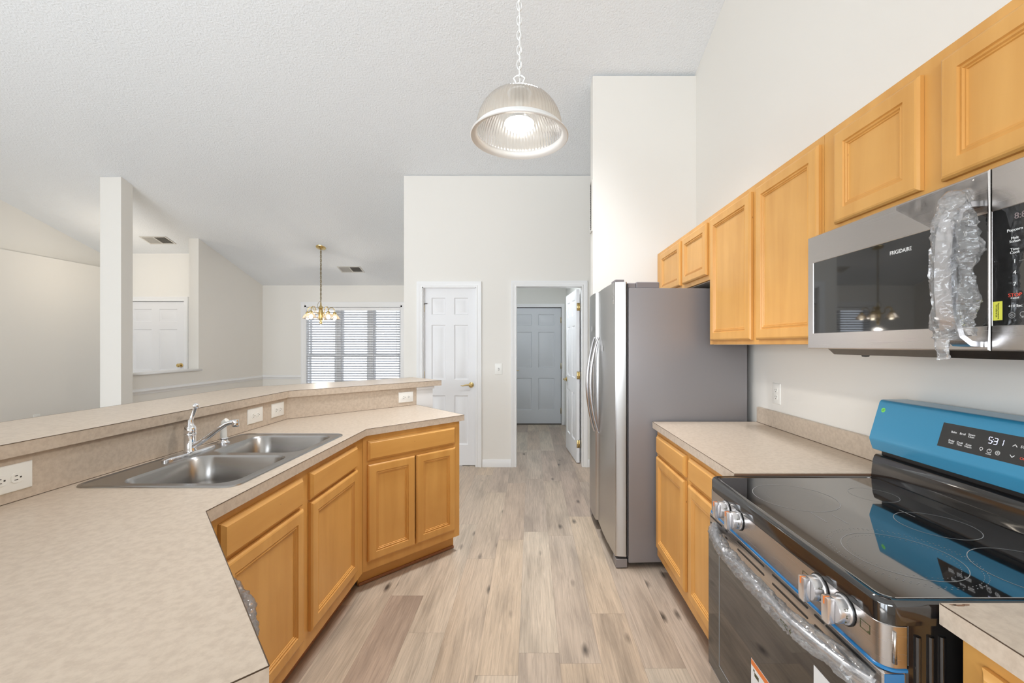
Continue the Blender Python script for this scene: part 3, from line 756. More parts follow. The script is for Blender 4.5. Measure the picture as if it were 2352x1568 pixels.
# ------------------------------------------------------------------ outlets and switches (local: plate in xz plane facing -y)
def outlet_parts(t, wide, tall, horiz, gfci=False, toggle=False, m='white_plastic'):
    mb = MB(local=True); mb.rings(-wide/2, wide/2, -tall/2, tall/2, [(0, -.002), (.002, -.0045), (.005, -.0055)], back=-.0002)
    pl = mb.build('cover_plate', m, t, ang=20)
    if toggle:
        mb = MB(local=True); mb.box(-.005, .005, -.016, -.005, -.004, .010, .001, M=Matrix.Rotation(R(18), 4, 'X')); mb.build('toggle', m, t)
        mb = MB(local=True); mb.box(-.0075, .0075, -.0062, -.0054, -.014, .014); mb.build('slot', 'grey_print', t)
        return
    for s_ in (-1, 1):
        cx_, cz_ = (s_*.0195, 0) if horiz else (0, s_*.0195)
        mb = MB(local=True); lp = rrect(cx_, cz_, .031 if not horiz else .030, .030, .012, 0)
        L_ = [[(p[0], -.005, p[1]) for p in lp], [(p[0], -.0075, p[1]) for p in lp]]
        mb.loft(L_, False, True); so = mb.build('socket', m, t, ang=30)
        mb = MB(local=True)
        for dx, dz, w_, h_ in ((-.006, .003, .0022, .009), (.006, .003, .0022, .007), (0, -.008, .0045, .0045)):
            if horiz: dx, dz, w_, h_ = dz*-1, dx, h_, w_
            mb.box(cx_+dx-w_/2, cx_+dx+w_/2, -.0079, -.0075, cz_+dz-h_/2, cz_+dz+h_/2)
        mb.build('socket_slots', 'slot_dark', so)
def outlet(label, loc, rz, wide, tall, horiz, toggle=False, cat='outlet', nm='wall_outlet', group='electrical outlets'):
    t = thing(nm, label, cat, loc, rz, group)
    outlet_parts(t, wide, tall, horiz, toggle=toggle); return t
outlet('nearest ivory horizontal outlet on the splashback before the sink', (-1.5515, 1.237, .987), R(90), .122, .082, True)
outlet('ivory horizontal outlet on the splashback just beyond the sprayer', (-1.5515, 2.347, .990), R(90), .128, .084, True)
outlet('square ivory horizontal outlet beside the splashback corner', (-1.5515, 2.556, .990), R(90), .122, .084, True)
outlet('white horizontal outlet near the open end of the peninsula splashback', (-.9685, 3.2325, .982), R(45), .122, .080, True)
outlet('white vertical outlet on right wall above the low splashback', (1.4045, 2.388, 1.107), RZR, .075, .118, False)
outlet('small white outlet low on the far left living room wall', (-6.3995, 5.41, .43), R(90), .075, .12, False)
outlet('white toggle light switch between pantry door and hall doorway', (-.369, 4.7495, 1.111), 0, .084, .126, False, toggle=True, cat='switch', nm='light_switch', group=None)

# ------------------------------------------------------------------ refrigerator
FR = thing('refrigerator', 'tall stainless side-by-side refrigerator with curved door handles', 'refrigerator', (.5023, 3.0296, 0), R(-87.6))
MB(local=True).box(-.445, .445, .082, .835, .035, 1.739, .006, 2).build('body', 'fridge_side', FR)
def fdoor(x0, x1, z0=.074, z1=1.776):
    mb = MB(local=True); lps = []
    n = 8
    prof = [(x0+.004, .072), (x0, .066), (x0, .012)]
    for i in range(n+1):
        u_ = i/n; prof.append((x0+.008+(x1-x0-.022)*u_, -.008*math.sin(PI*u_)+.002))
    prof += [(x1-.008, .012), (x1, .066), (x1-.004, .072)]
    mb.prism(prof, z0, z1, 'z'); return mb
nd = fdoor(-.088, .445); NDo = nd.build('door', 'stainless_door', FR, ang=25, label='wider near refrigerator door')
fz = fdoor(-.445, -.094)
piv = Matrix.Translation((-.445, .07, 0)) @ Matrix.Rotation(R(-2.6), 4, 'Z') @ Matrix.Translation((.445, -.07, 0))
fz.xf(piv); FZo = fz.build('door', 'stainless_door', FR, ang=25, label='narrower far freezer door')
for o, x, s_ in ((NDo, -.052, 1), (FZo, -.128, -1)):
    pts = []
    for i in range(19):
        u_ = i/18; zz = .737+(1.443-.737)*u_
        pts.append((x-s_*.012*math.sin(PI*u_), (.0 if s_ > 0 else -.014)-.004-.058*math.sin(PI*u_)**.8, zz))
    mb = MB(local=True); mb.tube(pts, [.008+.005*math.sin(PI*i/18) for i in range(19)], 12, flat=1.2)
    mb.build('handle', 'handle_steel', o, ang=60)
mb = MB(local=True); mb.rings(-.355, -.16, .93, 1.27, [(0, -.001), (.006, -.007), (.012, -.007), (.018, .02)], back=.003); mb.xf(piv); mb.xf(Matrix.Translation((0, -.006, 0)))
dp = mb.build('dispenser', 'stainless_door', FZo, ang=20)
mb = MB(local=True); mb.box(-.335, -.18, .0, .001, .95, 1.16).box(-.30, -.21, -.012, .0, 1.12, 1.16, .003); mb.xf(piv); mb.xf(Matrix.Translation((0, -.0145, 0))); mb.build('dispenser_recess', 'black_plastic', dp)
mb = MB(local=True); mb.box(-.445, .445, .074, .080, .08, 1.765); mb.build('gasket', 'gasket', FR)
mb = MB(local=True); mb.box(.34, .445, .0, .055, 1.776, 1.790, .002); mb.box(.33, .43, .058, .135, 1.739, 1.772, .004).box(.315, .435, .135, .28, 1.739, 1.778, .004); mb.build('hinge_cover', 'hinge_cover', FR)
for x in (.36, -.442): MB(local=True).box(x, x+.082, .006, .076, .004, .058, .003).build('foot', 'fridge_side', FR)
MB(local=True).box(-.36, .36, .05, .09, .02, .068).build('kick_grille', 'gasket', FR)
for x, z in ((-.20, 1.51), (.10, 1.36)):
    mb = MB(local=True)
    vs = [mb.bm.verts.new((x+.012*math.cos(t), -.0085 if x > -.09 else -.026, z+.022*math.sin(t))) for t in (2*PI*k/20 for k in range(20))]; mb.bm.faces.new(vs); mb.build('door_sticker', 'sticker_white', FR)
# peeling clear film at the top near corner
mb = MB(local=True); L_ = []
for i in range(22):
    u_ = i/21; wv = .035*(1-u_)+.010*random.random()+.004
    L_.append([(.443-wv*k/4, -.0085-(.007*random.random() if 0 < k < 4 else .001), 1.772-.13*u_) for k in range(5)])
mb.loft(L_, closed=False); mb.build('peeling_film', 'clear_wrap', FR, label='peeling clear protective film')

# ------------------------------------------------------------------ microwave
MW = thing('microwave', 'stainless over-the-range microwave with plastic-wrapped handle', 'microwave', (1.2, 1.149, 1.372))
MB().box(1.033, 1.404, .768, 1.5315, 1.374, 1.774, .003).build('body', 'stainless', MW)
def yrings(mb, x, y0, y1, z0, z1, prof, fill=True, back=None):
    """nested rectangles facing -x"""
    lps = []
    if back is not None: lps.append([(back, y1, z0), (back, y0, z0), (back, y0, z1), (back, y1, z1)])
    for d, xx in prof: lps.append([(x+xx, y1-d, z0+d), (x+xx, y0+d, z0+d), (x+xx, y0+d, z1-d), (x+xx, y1-d, z1-d)])
    return mb.loft(lps, back is not None, fill)
# door frame with window opening
def framed(mb, X, y0, y1, z0, z1, wy0, wy1, wz0, wz1, back):
    o_ = [[(back, y1, z0), (back, y0, z0), (back, y0, z1), (back, y1, z1)], [(X+.003, y1, z0), (X+.003, y0, z0), (X+.003, y0, z1), (X+.003, y1, z1)],
          [(X, y1-.003, z0+.003), (X, y0+.003, z0+.003), (X, y0+.003, z1-.003), (X, y1-.003, z1-.003)],
          [(X, wy1, wz0), (X, wy0, wz0), (X, wy0, wz1), (X, wy1, wz1)],
          [(X+.004, wy1-.003, wz0+.003), (X+.004, wy0+.003, wz0+.003), (X+.004, wy0+.003, wz1-.003), (X+.004, wy1-.003, wz1-.003)]]
    return mb.loft(o_)
mb = MB(); framed(mb, 1.013, .9245, 1.5315, 1.372, 1.774, .9255, 1.502, 1.426, 1.679, 1.033)
md = mb.build('door', 'stainless', MW, ang=20)
MB().box(1.0145, 1.02, .9265, 1.500, 1.427, 1.678).build('window_glass', 'micro_glass', md)
mb = MB(); framed(mb, 1.013, .768, .9215, 1.372, 1.774, .770, .9205, 1.426, 1.679, 1.033)
mp_ = mb.build('control_panel', 'stainless', MW, ang=20)
MB().box(1.0145, 1.02, .7715, .9195, 1.427, 1.678).build('panel_glass', 'micro_glass', mp_)
MB().box(1.02, 1.035, .9210, .9250, 1.374, 1.773).build('door_gap', 'black_plastic', MW)
mb = MB(); mb.prism([(1.045, 1.374), (1.07, 1.352), (1.37, 1.352), (1.39, 1.374)], .80, 1.475, 'y'); mb.build('bottom_pan', 'black_enamel', MW)
for z in (1.356,): mb = MB(); mb.lathe([(0, 0), (.012, 0), (.010, -.006), (0, -.007)], (1.12, 1.40, 1.352), 14); mb.build('pan_screw', 'duct_dark', MW)
XN = (0, -1, 0); ZU = (0, 0, 1)
def mwt(body, y, z, size, m='white_print', name='panel_lettering', parent=None, sx=1.0): return text(name, body, size, m, parent or mp_, frame((1.0142, y, z), XN, ZU), sx=sx)
mwt('FRIGIDAIRE', 1.148, 1.6428, .0155, name='brand_lettering', parent=md, sx=.87)
for b_, y, z, s_ in (('Popcorn', .8764, 1.6272, .0085), ('Melt\nSoften', .8764, 1.6064, .0078), ('Time\nCook', .8764, 1.5828, .0078), ('1', .8766, 1.5605, .012), ('4', .8766, 1.5368, .012), ('7', .8766, 1.5126, .012), ('Cancel', .8764, 1.4838, .0055), ('+10 Sec', .8756, 1.4669, .008),
                    ('Potato', .845, 1.6272, .0085), ('Defrost', .845, 1.6064, .0078), ('Power', .845, 1.5828, .0078), ('2', .845, 1.5605, .012), ('5', .845, 1.5368, .012), ('8', .845, 1.5126, .012), ('0', .845, 1.488, .012),
                    ('Reheat', .813, 1.6272, .0085), ('3', .813, 1.5605, .012), ('6', .813, 1.5368, .012), ('9', .813, 1.5126, .012)):
    mwt(b_, y, z, s_)
mwt('STOP', .8761, 1.4898, .0105, 'red_print'); mwt('START', .813, 1.488, .0095)
mwt('8:88', .862, 1.6545, .018, 'dim_digit', 'display_digits')
MB().box(1.0138, 1.0145, .8998, .9175, 1.4385, 1.4794).build('yellow_label', 'yellow_sticker', mp_)
text('label_print', 'Remove protective\nfilm before use', .0045, 'dark_print', mp_, frame((1.0136, .9085, 1.459), (0, 0, -1), (0, -1, 0)))
def ringX(mb, y, z, r, w_=.0007, n=20, sides=None):
    n = sides or n
    for k in range(n):
        a, b = 2*PI*k/n, 2*PI*(k+1)/n
        mb.bm.faces.new([mb.bm.verts.new((1.0141, y+q_*math.sin(t), z+q_*math.cos(t))) for q_, t in ((r-w_, a), (r+w_, a), (r+w_, b), (r-w_, b))])
mb = MB(); ringX(mb, .8816, 1.4477, .0062, sides=6); ringX(mb, .8816, 1.4477, .0022); ringX(mb, .8622, 1.4490, .0048); mb.box(1.0139, 1.0142, .8605, .8640, 1.4415, 1.4438); mb.build('panel_icon', 'grey_print', mp_)
mb = MB(); mb.box(1.0139, 1.0142, .8525, .869, 1.5600, 1.5606); mb.build('panel_line', 'grey_print', mp_)
# handle: flat curved bar standing off the door
pts = [(1.012, .955, 1.702), (.985, .955, 1.700), (.962, .955, 1.685), (.950, .955, 1.64), (.946, .955, 1.575), (.946, .955, 1.51), (.951, .955, 1.45), (.964, .955, 1.405), (.986, .955, 1.388), (1.012, .955, 1.386)]
mb = MB(); lps = []
for i, p in enumerate(pts):
    a = Vector(pts[max(i-1, 0)]); b = Vector(pts[min(i+1, len(pts)-1)]); d_ = (b-a).normalized(); nx = Vector((d_.z, 0, -d_.x))
    lps.append([Vector(p)+Vector((0, sy*.020, 0))+nx*sx*.006 for sx, sy in ((1, 1), (1, -1), (-1, -1), (-1, 1))])
mb.loft(lps, True, True); mh = mb.build('handle', 'handle_steel', md, ang=40)
def wrap(path, radii, n=40, m=90, amp=.006, seed=1, flat=1.0, ox=None):
    """crumpled loose plastic sleeve around a path"""
    path = [Vector(p) for p in path]; k = len(path)-1; loops = []; up = None
    length = sum((b-a).length for a, b in zip(path, path[1:]))
    for i in range(m+1):
        u_ = i/m*k; j = min(int(u_), k-1); f = u_-j; p = path[j].lerp(path[j+1], f)
        rr = radii[j]*(1-f)+radii[j+1]*f
        d_ = (path[min(j+1, k)]-path[j]).normalized()
        if up is None: up = Vector((0, 0, 1)) if abs(d_.z) < .8 else Vector((1, 0, 0))
        side = d_.cross(up).normalized(); up = side.cross(d_).normalized()
        lp = []
        sl = u_/k*length
        for q_ in range(n):
            t = 2*PI*q_/n; c_, s_ = math.cos(t), math.sin(t)
            tw = noise.noise(Vector((c_*.9, s_*.9, sl*9+seed)))*.035
            rg = lambda fx, fz, o: (1-abs(noise.noise(Vector((c_*fx+o, s_*fx, (sl+tw+.006*math.sin(t+seed))*fz+seed*3.1))))*2.2)
            big = noise.noise(Vector((c_*1.1, s_*1.1, sl*16+seed*5.7)))
            r = rr+amp*(.55*rg(.8, 34, 0)+.32*rg(1.5, 75, 9)+.14*rg(3, 150, 4)+.7*big)
            lp.append(p+side*math.cos(t)*r+up*math.sin(t)*r*flat)
        loops.append(lp)
    return MB().loft(loops)
wp = [(.990, .955, 1.722), (.962, .955, 1.712), (.950, .957, 1.68), (.945, .958, 1.62), (.942, .958, 1.55), (.944, .958, 1.48), (.950, .958, 1.425), (.958, .960, 1.40)]
mb = wrap(wp, [.018, .022, .019, .019, .017, .018, .022, .018], amp=.009, seed=2, flat=.9, m=220)
ww = mb.build('plastic_wrap', 'clear_wrap', mh, ang=50)
mb = wrap([(.966, .948, 1.712), (.966, .938, 1.66), (.968, .930, 1.60), (.968, .936, 1.55), (.968, .932, 1.49), (.966, .938, 1.44), (.966, .936, 1.405)], [.012, .018, .023, .012, .020, .012, .016], amp=.012, seed=5, flat=.75, m=200)
mb.build('plastic_wrap', 'clear_wrap', mh, ang=50)
mb = wrap([(.950, .963, 1.41), (.950, .968, 1.385), (.952, .966, 1.366), (.953, .963, 1.352)], [.012, .010, .008, .010], n=16, m=26, amp=.007, seed=9, flat=.5)
mb.build('plastic_wrap', 'clear_wrap', mh, ang=50)
# loose clear film on the top band of the microwave door
mb = MB(); nx_, nz_ = 34, 14; g_ = []
for i in range(nx_+1):
    row = []
    for k in range(nz_+1):
        y = .927+.235*i/nx_; z = 1.684+.085*k/nz_
        if i > 20: z = 1.684+.085*(1-(1-k/nz_)*(1-(i-20)/16))
        row.append(mb.bm.verts.new((1.0115-.004*max(0, noise.noise(Vector((y*22, z*30, 3))))-.0025*abs(noise.noise(Vector((y*60, z*35, 8)))), y, z)))
    g_.append(row)
for i in range(nx_):
    for k in range(nz_): mb.bm.faces.new((g_[i][k], g_[i+1][k], g_[i+1][k+1], g_[i][k+1]))
mb.build('loose_film', 'flat_film', md, ang=60)

# ------------------------------------------------------------------ range
RG = thing('electric_range', 'stainless electric range with black glass cooktop and blue protective film', 'range', (1.0, 1.149, 0))
YA, YB = .772, 1.530; XF = .650; cxr, cyr = (XF+1.262)/2, (YA+YB)/2; Wc, Lc = 1.262-XF, YB-YA
mb = MB(); mb.box(.697, 1.38, YA+.003, YB-.003, .03, .868, .003)
RB = mb.build('body', 'black_enamel', RG)
mb = MB()
for x in (.716, .740, .761): mb.tube([(x, YA+.003, .845), (x, YA+.003, .42)], [.0058]*2, 12)
mb.build('side_rib', 'black_enamel', RB)
mb = MB(); zc = .908
mb.loft([rrect(cxr, cyr, Wc, Lc, .034, .866), rrect(cxr, cyr, Wc, Lc, .034, .899), rrect(cxr, cyr, Wc-.005, Lc-.005, .032, .905), rrect(cxr, cyr, Wc-.014, Lc-.014, .028, .9080),
         rrect(cxr, cyr, Wc-.034, Lc-.034, .026, .9075), rrect(cxr, cyr, Wc-.044, Lc-.044, .024, .9045)], True, False)
CT = mb.build('cooktop', 'black_enamel', RG, ang=35)
GL = MB().loft([rrect(cxr, cyr, Wc-.040, Lc-.040, .024, .9035), rrect(cxr, cyr, Wc-.046, Lc-.046, .024, .9055)], True, True).build('cooktop_glass', 'black_glass', CT, smooth=False)
zp = .9059
for spec in (((.1160, .1176, 96, 0), (.0795, .0802, 120, 1), (.830, 1.318)), ((.1370, .1384, 160, 1), (.1300, .1312, 150, 1), (.1090, .1104, 120, 0), (.0970, .0980, 120, 1), (.845, .956)),
             ((.085, .0866, 80, 0), (1.078, 1.113)), ((.112, .1136, 96, 0), (1.075, .875)), ((.064, .0652, 64, 0), (1.095, 1.338))):
    mb = MB()
    for r0, r1, n_, ds in spec[:-1]: mb.disc(r0, r1, spec[-1], n_, zp, dash=ds)
    mb.build('burner_ring', 'grey_print', GL)
for x, y, ln in ((.80, 1.165, .07), (.85, 1.150, .06), (1.07, 1.19, .05)): MB().box(x-.001, x+.001, y-ln/2, y+ln/2, zp-.0001, zp).build('glass_marking', 'grey_print', GL)
# front control fascia
mb = MB(); lp = lambda z, r=.030, g=0: rrect((XF+.780)/2+g, cyr, .780-XF, Lc-.002, r, z)
def uloop(z, off=0):
    r = .028-off; pts = [(.694, YA-.0+off, z)]
    x0 = XF+.001+off; y0 = YA+off; y1 = YB-off
    for k in range(9):
        t = R(270-90*k/8); pts.append((x0+r+r*math.cos(t), y0+r+r*math.sin(t), z))
    for k in range(9):
        t = R(180-90*k/8); pts.append((x0+r+r*math.cos(t), y1-r+r*math.sin(t), z))
    pts.append((.694, y1, z)); return pts
mb.loft([uloop(.7855, .004), uloop(.7870), uloop(.8635), uloop(.8655, .003)], True, True, closed=True)
FP = mb.build('control_fascia', 'stainless', RG, ang=35)
mb = MB(); mb.tube([(.6715, YA, .8550), (.6715, YA, .797)], [.0028, .004], 10); mb.build('side_emboss', 'stainless', FP)
mb = MB(); mb.loft([uloop(.7800, 0), uloop(.7808, -.0025), uloop(.7855, -.0025), uloop(.7865, 0)], True, True); mb.build('film_edge', 'deep_blue_film', FP, ang=35)
MB().box(XF+.004, .690, YA+.0002, YA+.0018, .690, .776).build('side_film', 'deep_blue_film', FP)
def knob(y, first):
    M = Matrix.Rotation(R(-90), 4, 'Y')
    mb = MB(); mb.lathe([(0, 0), (.0285, 0), (.0285, .004), (.026, .006), (.0255, .022), (.0240, .026), (0, .0265)], (XF, y, .837), 28, M)
    k = mb.build('knob', 'silver_knob', RG, ang=35)
    mb = MB(); a = R(0); mb.box(-.036, -.020, -.010, .010, -.0265, .0265, .003, 2); mb.xf(Matrix.Translation((XF-.006, y, .837))); mb.build('knob_grip', 'silver_knob', k)
    mb = MB(); mb.box(-.0425, -.030, -.0012, .0012, .012, .0268); mb.xf(Matrix.Translation((XF-.0008, y, .837))); mb.build('knob_mark', 'orange_print', k)
    mb = MB(); mb.lathe([(.0285, 0), (.0310, 0), (.0310, .0012), (.0285, .0012)], (XF-.0002, y, .837), 28, M); mb.build('knob_bezel', 'black_plastic', k)
    for b_, t in (('Lo', 28), ('2', -2), ('4', -30)):
        t = R(t); ctr = Vector((XF-.0135, y-.0262*math.cos(t), .837+.0262*math.sin(t)))
        yd = Vector((0, -math.sin(t)*-1, math.cos(t))); text('knob_number', b_, .0085, 'dark_print', k, frame(ctr, (-1, 0, 0), (0, math.sin(t), math.cos(t))))
    return k
for y in (1.392, 1.309, .943, .868): knob(y, 0)
mb = MB()
for y, fx in ((1.350, 0), (.990, 0), (.815, 1)):
    for a in ((y-.012, y+.012, .8445, .8455), (y-.012, y+.012, .8285, .8295), (y-.012, y-.011, .8285, .8455), (y+.011, y+.012, .8285, .8455)): mb.box(XF+.0004, XF+.0012, *a)
    mb.box(XF+.0002, XF+.0012, y-.011, y-.007, .829, .833)
mb.build('burner_icon', 'dark_print', FP)
# oven door
OD = MB().box(XF+.002, .697, YA+.002, YB-.002, .225, .779, .004).build('oven_door', 'stainless', RG)
MB().box(XF-.0015, XF+.0025, YA+.003, YB-.001, .228, .703, .001).build('door_glass', 'micro_glass', OD)
mb = MB()
def slot(mb, y0, y1, z, h=.0055):
    lp = rrect((y0+y1)/2, z, y1-y0, h, h/2-.0002, 0, 4)
    mb.loft([[(XF+.0012, p[0], p[1]) for p in lp], [(XF+.0030, p[0], p[1]) for p in lp]], True, True)
for y0, y1 in ((1.43, 1.52), (1.388, 1.402), (1.17, 1.32), (1.125, 1.137) and (.985, 1.13), (.945, .965) and (.930, .962), (.79, .925)):
    slot(mb, y0, y1, .765); slot(mb, y0, y1, .741)
mb.build('vent_slot', 'black_plastic', OD)
mb = MB(); mb.tube([(XF-.0018, 1.44, .69), (XF-.0018, 1.44, .28), (XF-.0018, .86, .28), (XF-.0018, .86, .69)], .0010, 4); mb.build('window_border', 'grey_print', OD)
hp = []
for i in range(15):
    u_ = i/14; hp.append((XF+.002-.052*min(1, math.sin(PI*u_)*1.25)**.7 if 0 < u_ < 1 else XF+.004, 1.49-.70*u_, .742))
mb = MB(); mb.tube(hp, .0115, 12); OH = mb.build('handle', 'handle_steel', OD, ang=50)
mb = wrap(hp[:], [.010, .016, .0165, .017, .0165, .017, .018, .017, .017, .018, .018, .019, .020, .021, .018], amp=.0075, seed=3, m=320, n=40)
mb.build('plastic_wrap', 'clear_wrap', OH, ang=50)
text('wrap_print', 'REC 4', .016, 'dark_print', OH, frame((.5805, .955, .742), (0, -1, .0), (0, 0, 1)))
WL = MB().box(XF-.0022, XF-.0015, 1.095, 1.231, .33, .465).build('warning_label', 'sticker_white', OD)
MB().box(XF-.0026, XF-.0020, 1.096, 1.230, .448, .464).build('label_band', 'orange_print', WL)
mb = MB(); mb.box(XF-.0026, XF-.0020, 1.190, 1.212, .425, .436, M=None).box(XF-.0026, XF-.0020, 1.212, 1.218, .436, .442); mb.build('label_icon', 'dark_print', WL)
mb = MB()
for k in range(6): mb.box(XF-.0026, XF-.0020, 1.105, 1.18, .42-.012*k, .423-.012*k)
mb.build('label_print', 'grey_print', WL)
MB().box(XF-.0022, XF-.0015, .895, .9585, .575, .652).build('blank_label', 'sticker_white', OD)
MB().box(XF+.004, .697, YA+.003, YB-.003, .06, .219, .004).build('storage_drawer', 'stainless', RG)
# backguard
mb = MB(); mb.prism([(1.244, .9045), (1.246, .93), (1.250, .965), (1.254, .982), (1.262, .988), (1.380, .988), (1.380, .9045)], YA, YB, 'y', b=.0015); mb.build('backguard', 'black_enamel', RG)
mb = MB(); mb.box(1.275, 1.378, YA+.010, YB-.010, .985, 1.010); mb.build('backguard_gap', 'black_plastic', RG)
mb = MB(); mb.prism([(1.249, 1.0065), (1.2365, 1.0435), (1.2368, 1.050), (1.2745, 1.178), (1.280, 1.1845), (1.288, 1.186), (1.378, 1.186), (1.378, 1.0065)], YA, YB, 'y', b=.0015)
CP = mb.build('control_console', 'blue_film', RG, ang=25)
PO = Vector((1.235, 1.15, 1.045)); PU = Vector((.042, 0, .139)).normalized(); PX = Vector((0, -1, 0)); PN = PX.cross(PU)
def pf(y, s_, lift=.0012): return frame(PO+PX*(1.15-y)+PU*s_+PN*lift, PX, PU)
def pbox(mb, y0, y1, s0, s1, l0, l1):
    return mb.box(1.15-y1, 1.15-y0, s0, s1, l0, l1, M=frame(PO, PX, PU))
DP = pbox(MB(), 1.018, 1.2815, .0337, .1074, -.004, .0006).build('display_glass', 'micro_glass', CP)
for b_, y, s_, sz in (('Bake', 1.2437, .0839, .0085), ('Broil', 1.2188, .0838, .0085), ('Steam\nClean', 1.1944, .0832, .0075), ('Delay\nStart', 1.2438, .0543, .0075), ('Cook\nTime', 1.2195, .0540, .0075), ('Keep\nWarm', 1.1950, .0534, .0075), ('On/Off', 1.1405, .0440, .0045), ('START', 1.0600, .0816, .0095)):
    text('panel_lettering', b_, sz, 'white_print', DP, pf(y, s_, .0008))
text('panel_lettering', 'Off', .0095, 'red_print', DP, pf(1.0625, .0522, .0008))
# seven-segment clock
SEG = {'5': 'afgcd', '3': 'abgcd', '1': 'bc'}
mb = MB()
def seg7(ch, y, s_, w_=.0085, h_=.017, t=.0014):
    P = {'a': (0, h_/2, w_, 0), 'g': (0, 0, w_, 0), 'd': (0, -h_/2, w_, 0), 'f': (-w_/2, h_/4, 0, h_/2), 'b': (w_/2, h_/4, 0, h_/2), 'e': (-w_/2, -h_/4, 0, h_/2), 'c': (w_/2, -h_/4, 0, h_/2)}
    for k in SEG[ch]:
        a, b, dw, dh = P[k]; x = 1.15-y+a
        mb.box(x-max(dw/2-.0008, t/2), x+max(dw/2-.0008, t/2), s_+b-max(dh/2-.0008, t/2), s_+b+max(dh/2-.0008, t/2), .0007, .0009, M=frame(PO, PX, PU))
seg7('5', 1.1448, .0827); seg7('3', 1.1320, .0822); seg7('1', 1.1176, .0827)
pbox(mb, 1.1376, 1.1391, .0850, .0865, .0007, .0009); pbox(mb, 1.1376, 1.1391, .0790, .0805, .0007, .0009)
mb.build('clock_digits', 'led_digit', DP)
def picon(mb, y, s_, r, sides=20, w_=.0006):
    M = frame(PO, PX, PU)
    for k in range(sides):
        a, b = 2*PI*k/sides, 2*PI*(k+1)/sides
        mb.bm.faces.new([mb.bm.verts.new(M @ Vector((1.15-y+q_*math.sin(t), s_+q_*math.cos(t), .0008))) for q_, t in ((r-w_, a), (r+w_, a), (r+w_, b), (r-w_, b))])
def pline(mb, y0, s0, y1, s1, w_=.0008):
    M = frame(PO, PX, PU); a = Vector((1.15-y0, s0, 0)); b = Vector((1.15-y1, s1, 0)); d_ = (b-a).normalized(); nn = Vector((-d_.y, d_.x, 0))*w_
    mb.bm.faces.new([mb.bm.verts.new(M @ (v+Vector((0, 0, .0008)))) for v in (a-nn, b-nn, b+nn, a+nn)])
mb = MB(); picon(mb, 1.1609, .0545, .0038); pline(mb, 1.1626, .0505, 1.1609, .0485, .0006); pline(mb, 1.1592, .0505, 1.1609, .0485, .0006)
picon(mb, 1.1404, .0529, .0052); pline(mb, 1.1404, .0529, 1.1404, .0565, .0006); picon(mb, 1.1197, .0527, .0056, 7); picon(mb, 1.1197, .0527, .0018, 12)
pline(mb, 1.0915, .0785, 1.0862, .0845); pline(mb, 1.0862, .0845, 1.081, .0785); pline(mb, 1.0915, .0560, 1.0859, .0500); pline(mb, 1.0859, .0500, 1.081, .0560)
mb.build('panel_icon', 'white_print', DP)
mb = MB(); M = frame(PO, PX, PU)
vs = [mb.bm.verts.new(M @ Vector((1.15-1.503+.0085*math.cos(t), .1105+.0085*math.sin(t), .0007))) for t in (2*PI*k/28 for k in range(28))]; mb.bm.faces.new(vs)
GS = mb.build('round_sticker', 'green_sticker', CP)
mb = MB()
for k in (-1, 0, 1): pline(mb, 1.503-.0035*k+.003, .1065, 1.503-.0035*k-.003, .1145, .0005)
mb.build('sticker_print', 'dark_print', GS)

# ------------------------------------------------------------------ dishwasher in the angled run
DW = thing('dishwasher', 'dishwasher under angled worktop with plastic-wrapped bow handle', 'dishwasher', (E0[0]+ux.x*.072-uy.x*-.03, E0[1]+ux.y*.072+uy.y*.03, 0), AN)
MB(local=True).box(0, .6, .03, .56, .10, .87).build('body', 'black_plastic', DW)
dd = MB(local=True).box(.003, .597, 0, .03, .115, .865, .004).build('door', 'stainless_door', DW)
MB(local=True).box(.01, .59, .05, .06, 0, .10).build('toe_panel', 'black_plastic', DW)
hp = []
for i in range(15):
    u_ = i/14; hp.append((.110+.475*u_, .004-.062*math.sin(PI*u_)**.75 if 0 < u_ < 1 else .004, .795))
mb = MB(local=True); mb.tube(hp, .011, 12); hh_ = mb.build('handle', 'handle_steel', dd, ang=50)
mb = wrap(hp, [.019]*15, amp=.008, seed=11, m=220, n=40); mb.local = True
mb.build('plastic_wrap', 'clear_wrap', hh_, ang=50)
# wood fillers either side of the dishwasher
f_ = MB().box(0, .062, .0, .55, .105, .875, M=Matrix.Translation((E0[0], E0[1], 0)) @ Matrix.Rotation(AN, 4, 'Z') @ Matrix.Translation((.008, .025, 0))).build('end_panel', 'maple')
tag(f_, 'maple end panel closing the angled run beside the dishwasher', 'panel')

# ------------------------------------------------------------------ pendant lamp
def chain(parent, x, y, z0, z1, pitch, ln, wd, r, m, n=10):
    mb = MB(); k = 0; z = z0
    while z < z1:
        pts = []
        for i in range(n+4):
            t = 2*PI*i/(n+4); a = wd/2*math.cos(t); b = (ln/2)*math.sin(t)
            pts.append((x+a, y, z+b) if k % 2 else (x, y+a, z+b))
        mb2 = MB(); mb2.tube(pts, r, 6, closed=True)
        off = len(mb.bm.verts); me = bpy.data.meshes.new('tmp'); mb2.bm.to_mesh(me); mb2.bm.free(); mb.bm.from_mesh(me); bpy.data.meshes.remove(me)
        z += pitch; k += 1
    return mb.build('chain', m, parent, ang=60)
px, py = -.0456, 1.62
PD = thing('pendant_lamp', 'white bell pendant lamp of ribbed glass hanging on a chain', 'pendant lamp', (px, py, 2.19))
prof = []
for i in range(25):
    u_ = i/24; a = R(6+80*u_); prof.append((.034+.132*math.sin(a)**1.0, 2.205+.155*math.cos(a)**.95))
mb = MB(); mb.lathe(prof+[(.1675, 2.205)], (px, py, 0), 288, rib=.006, ribn=72)
me_ = mb.bm
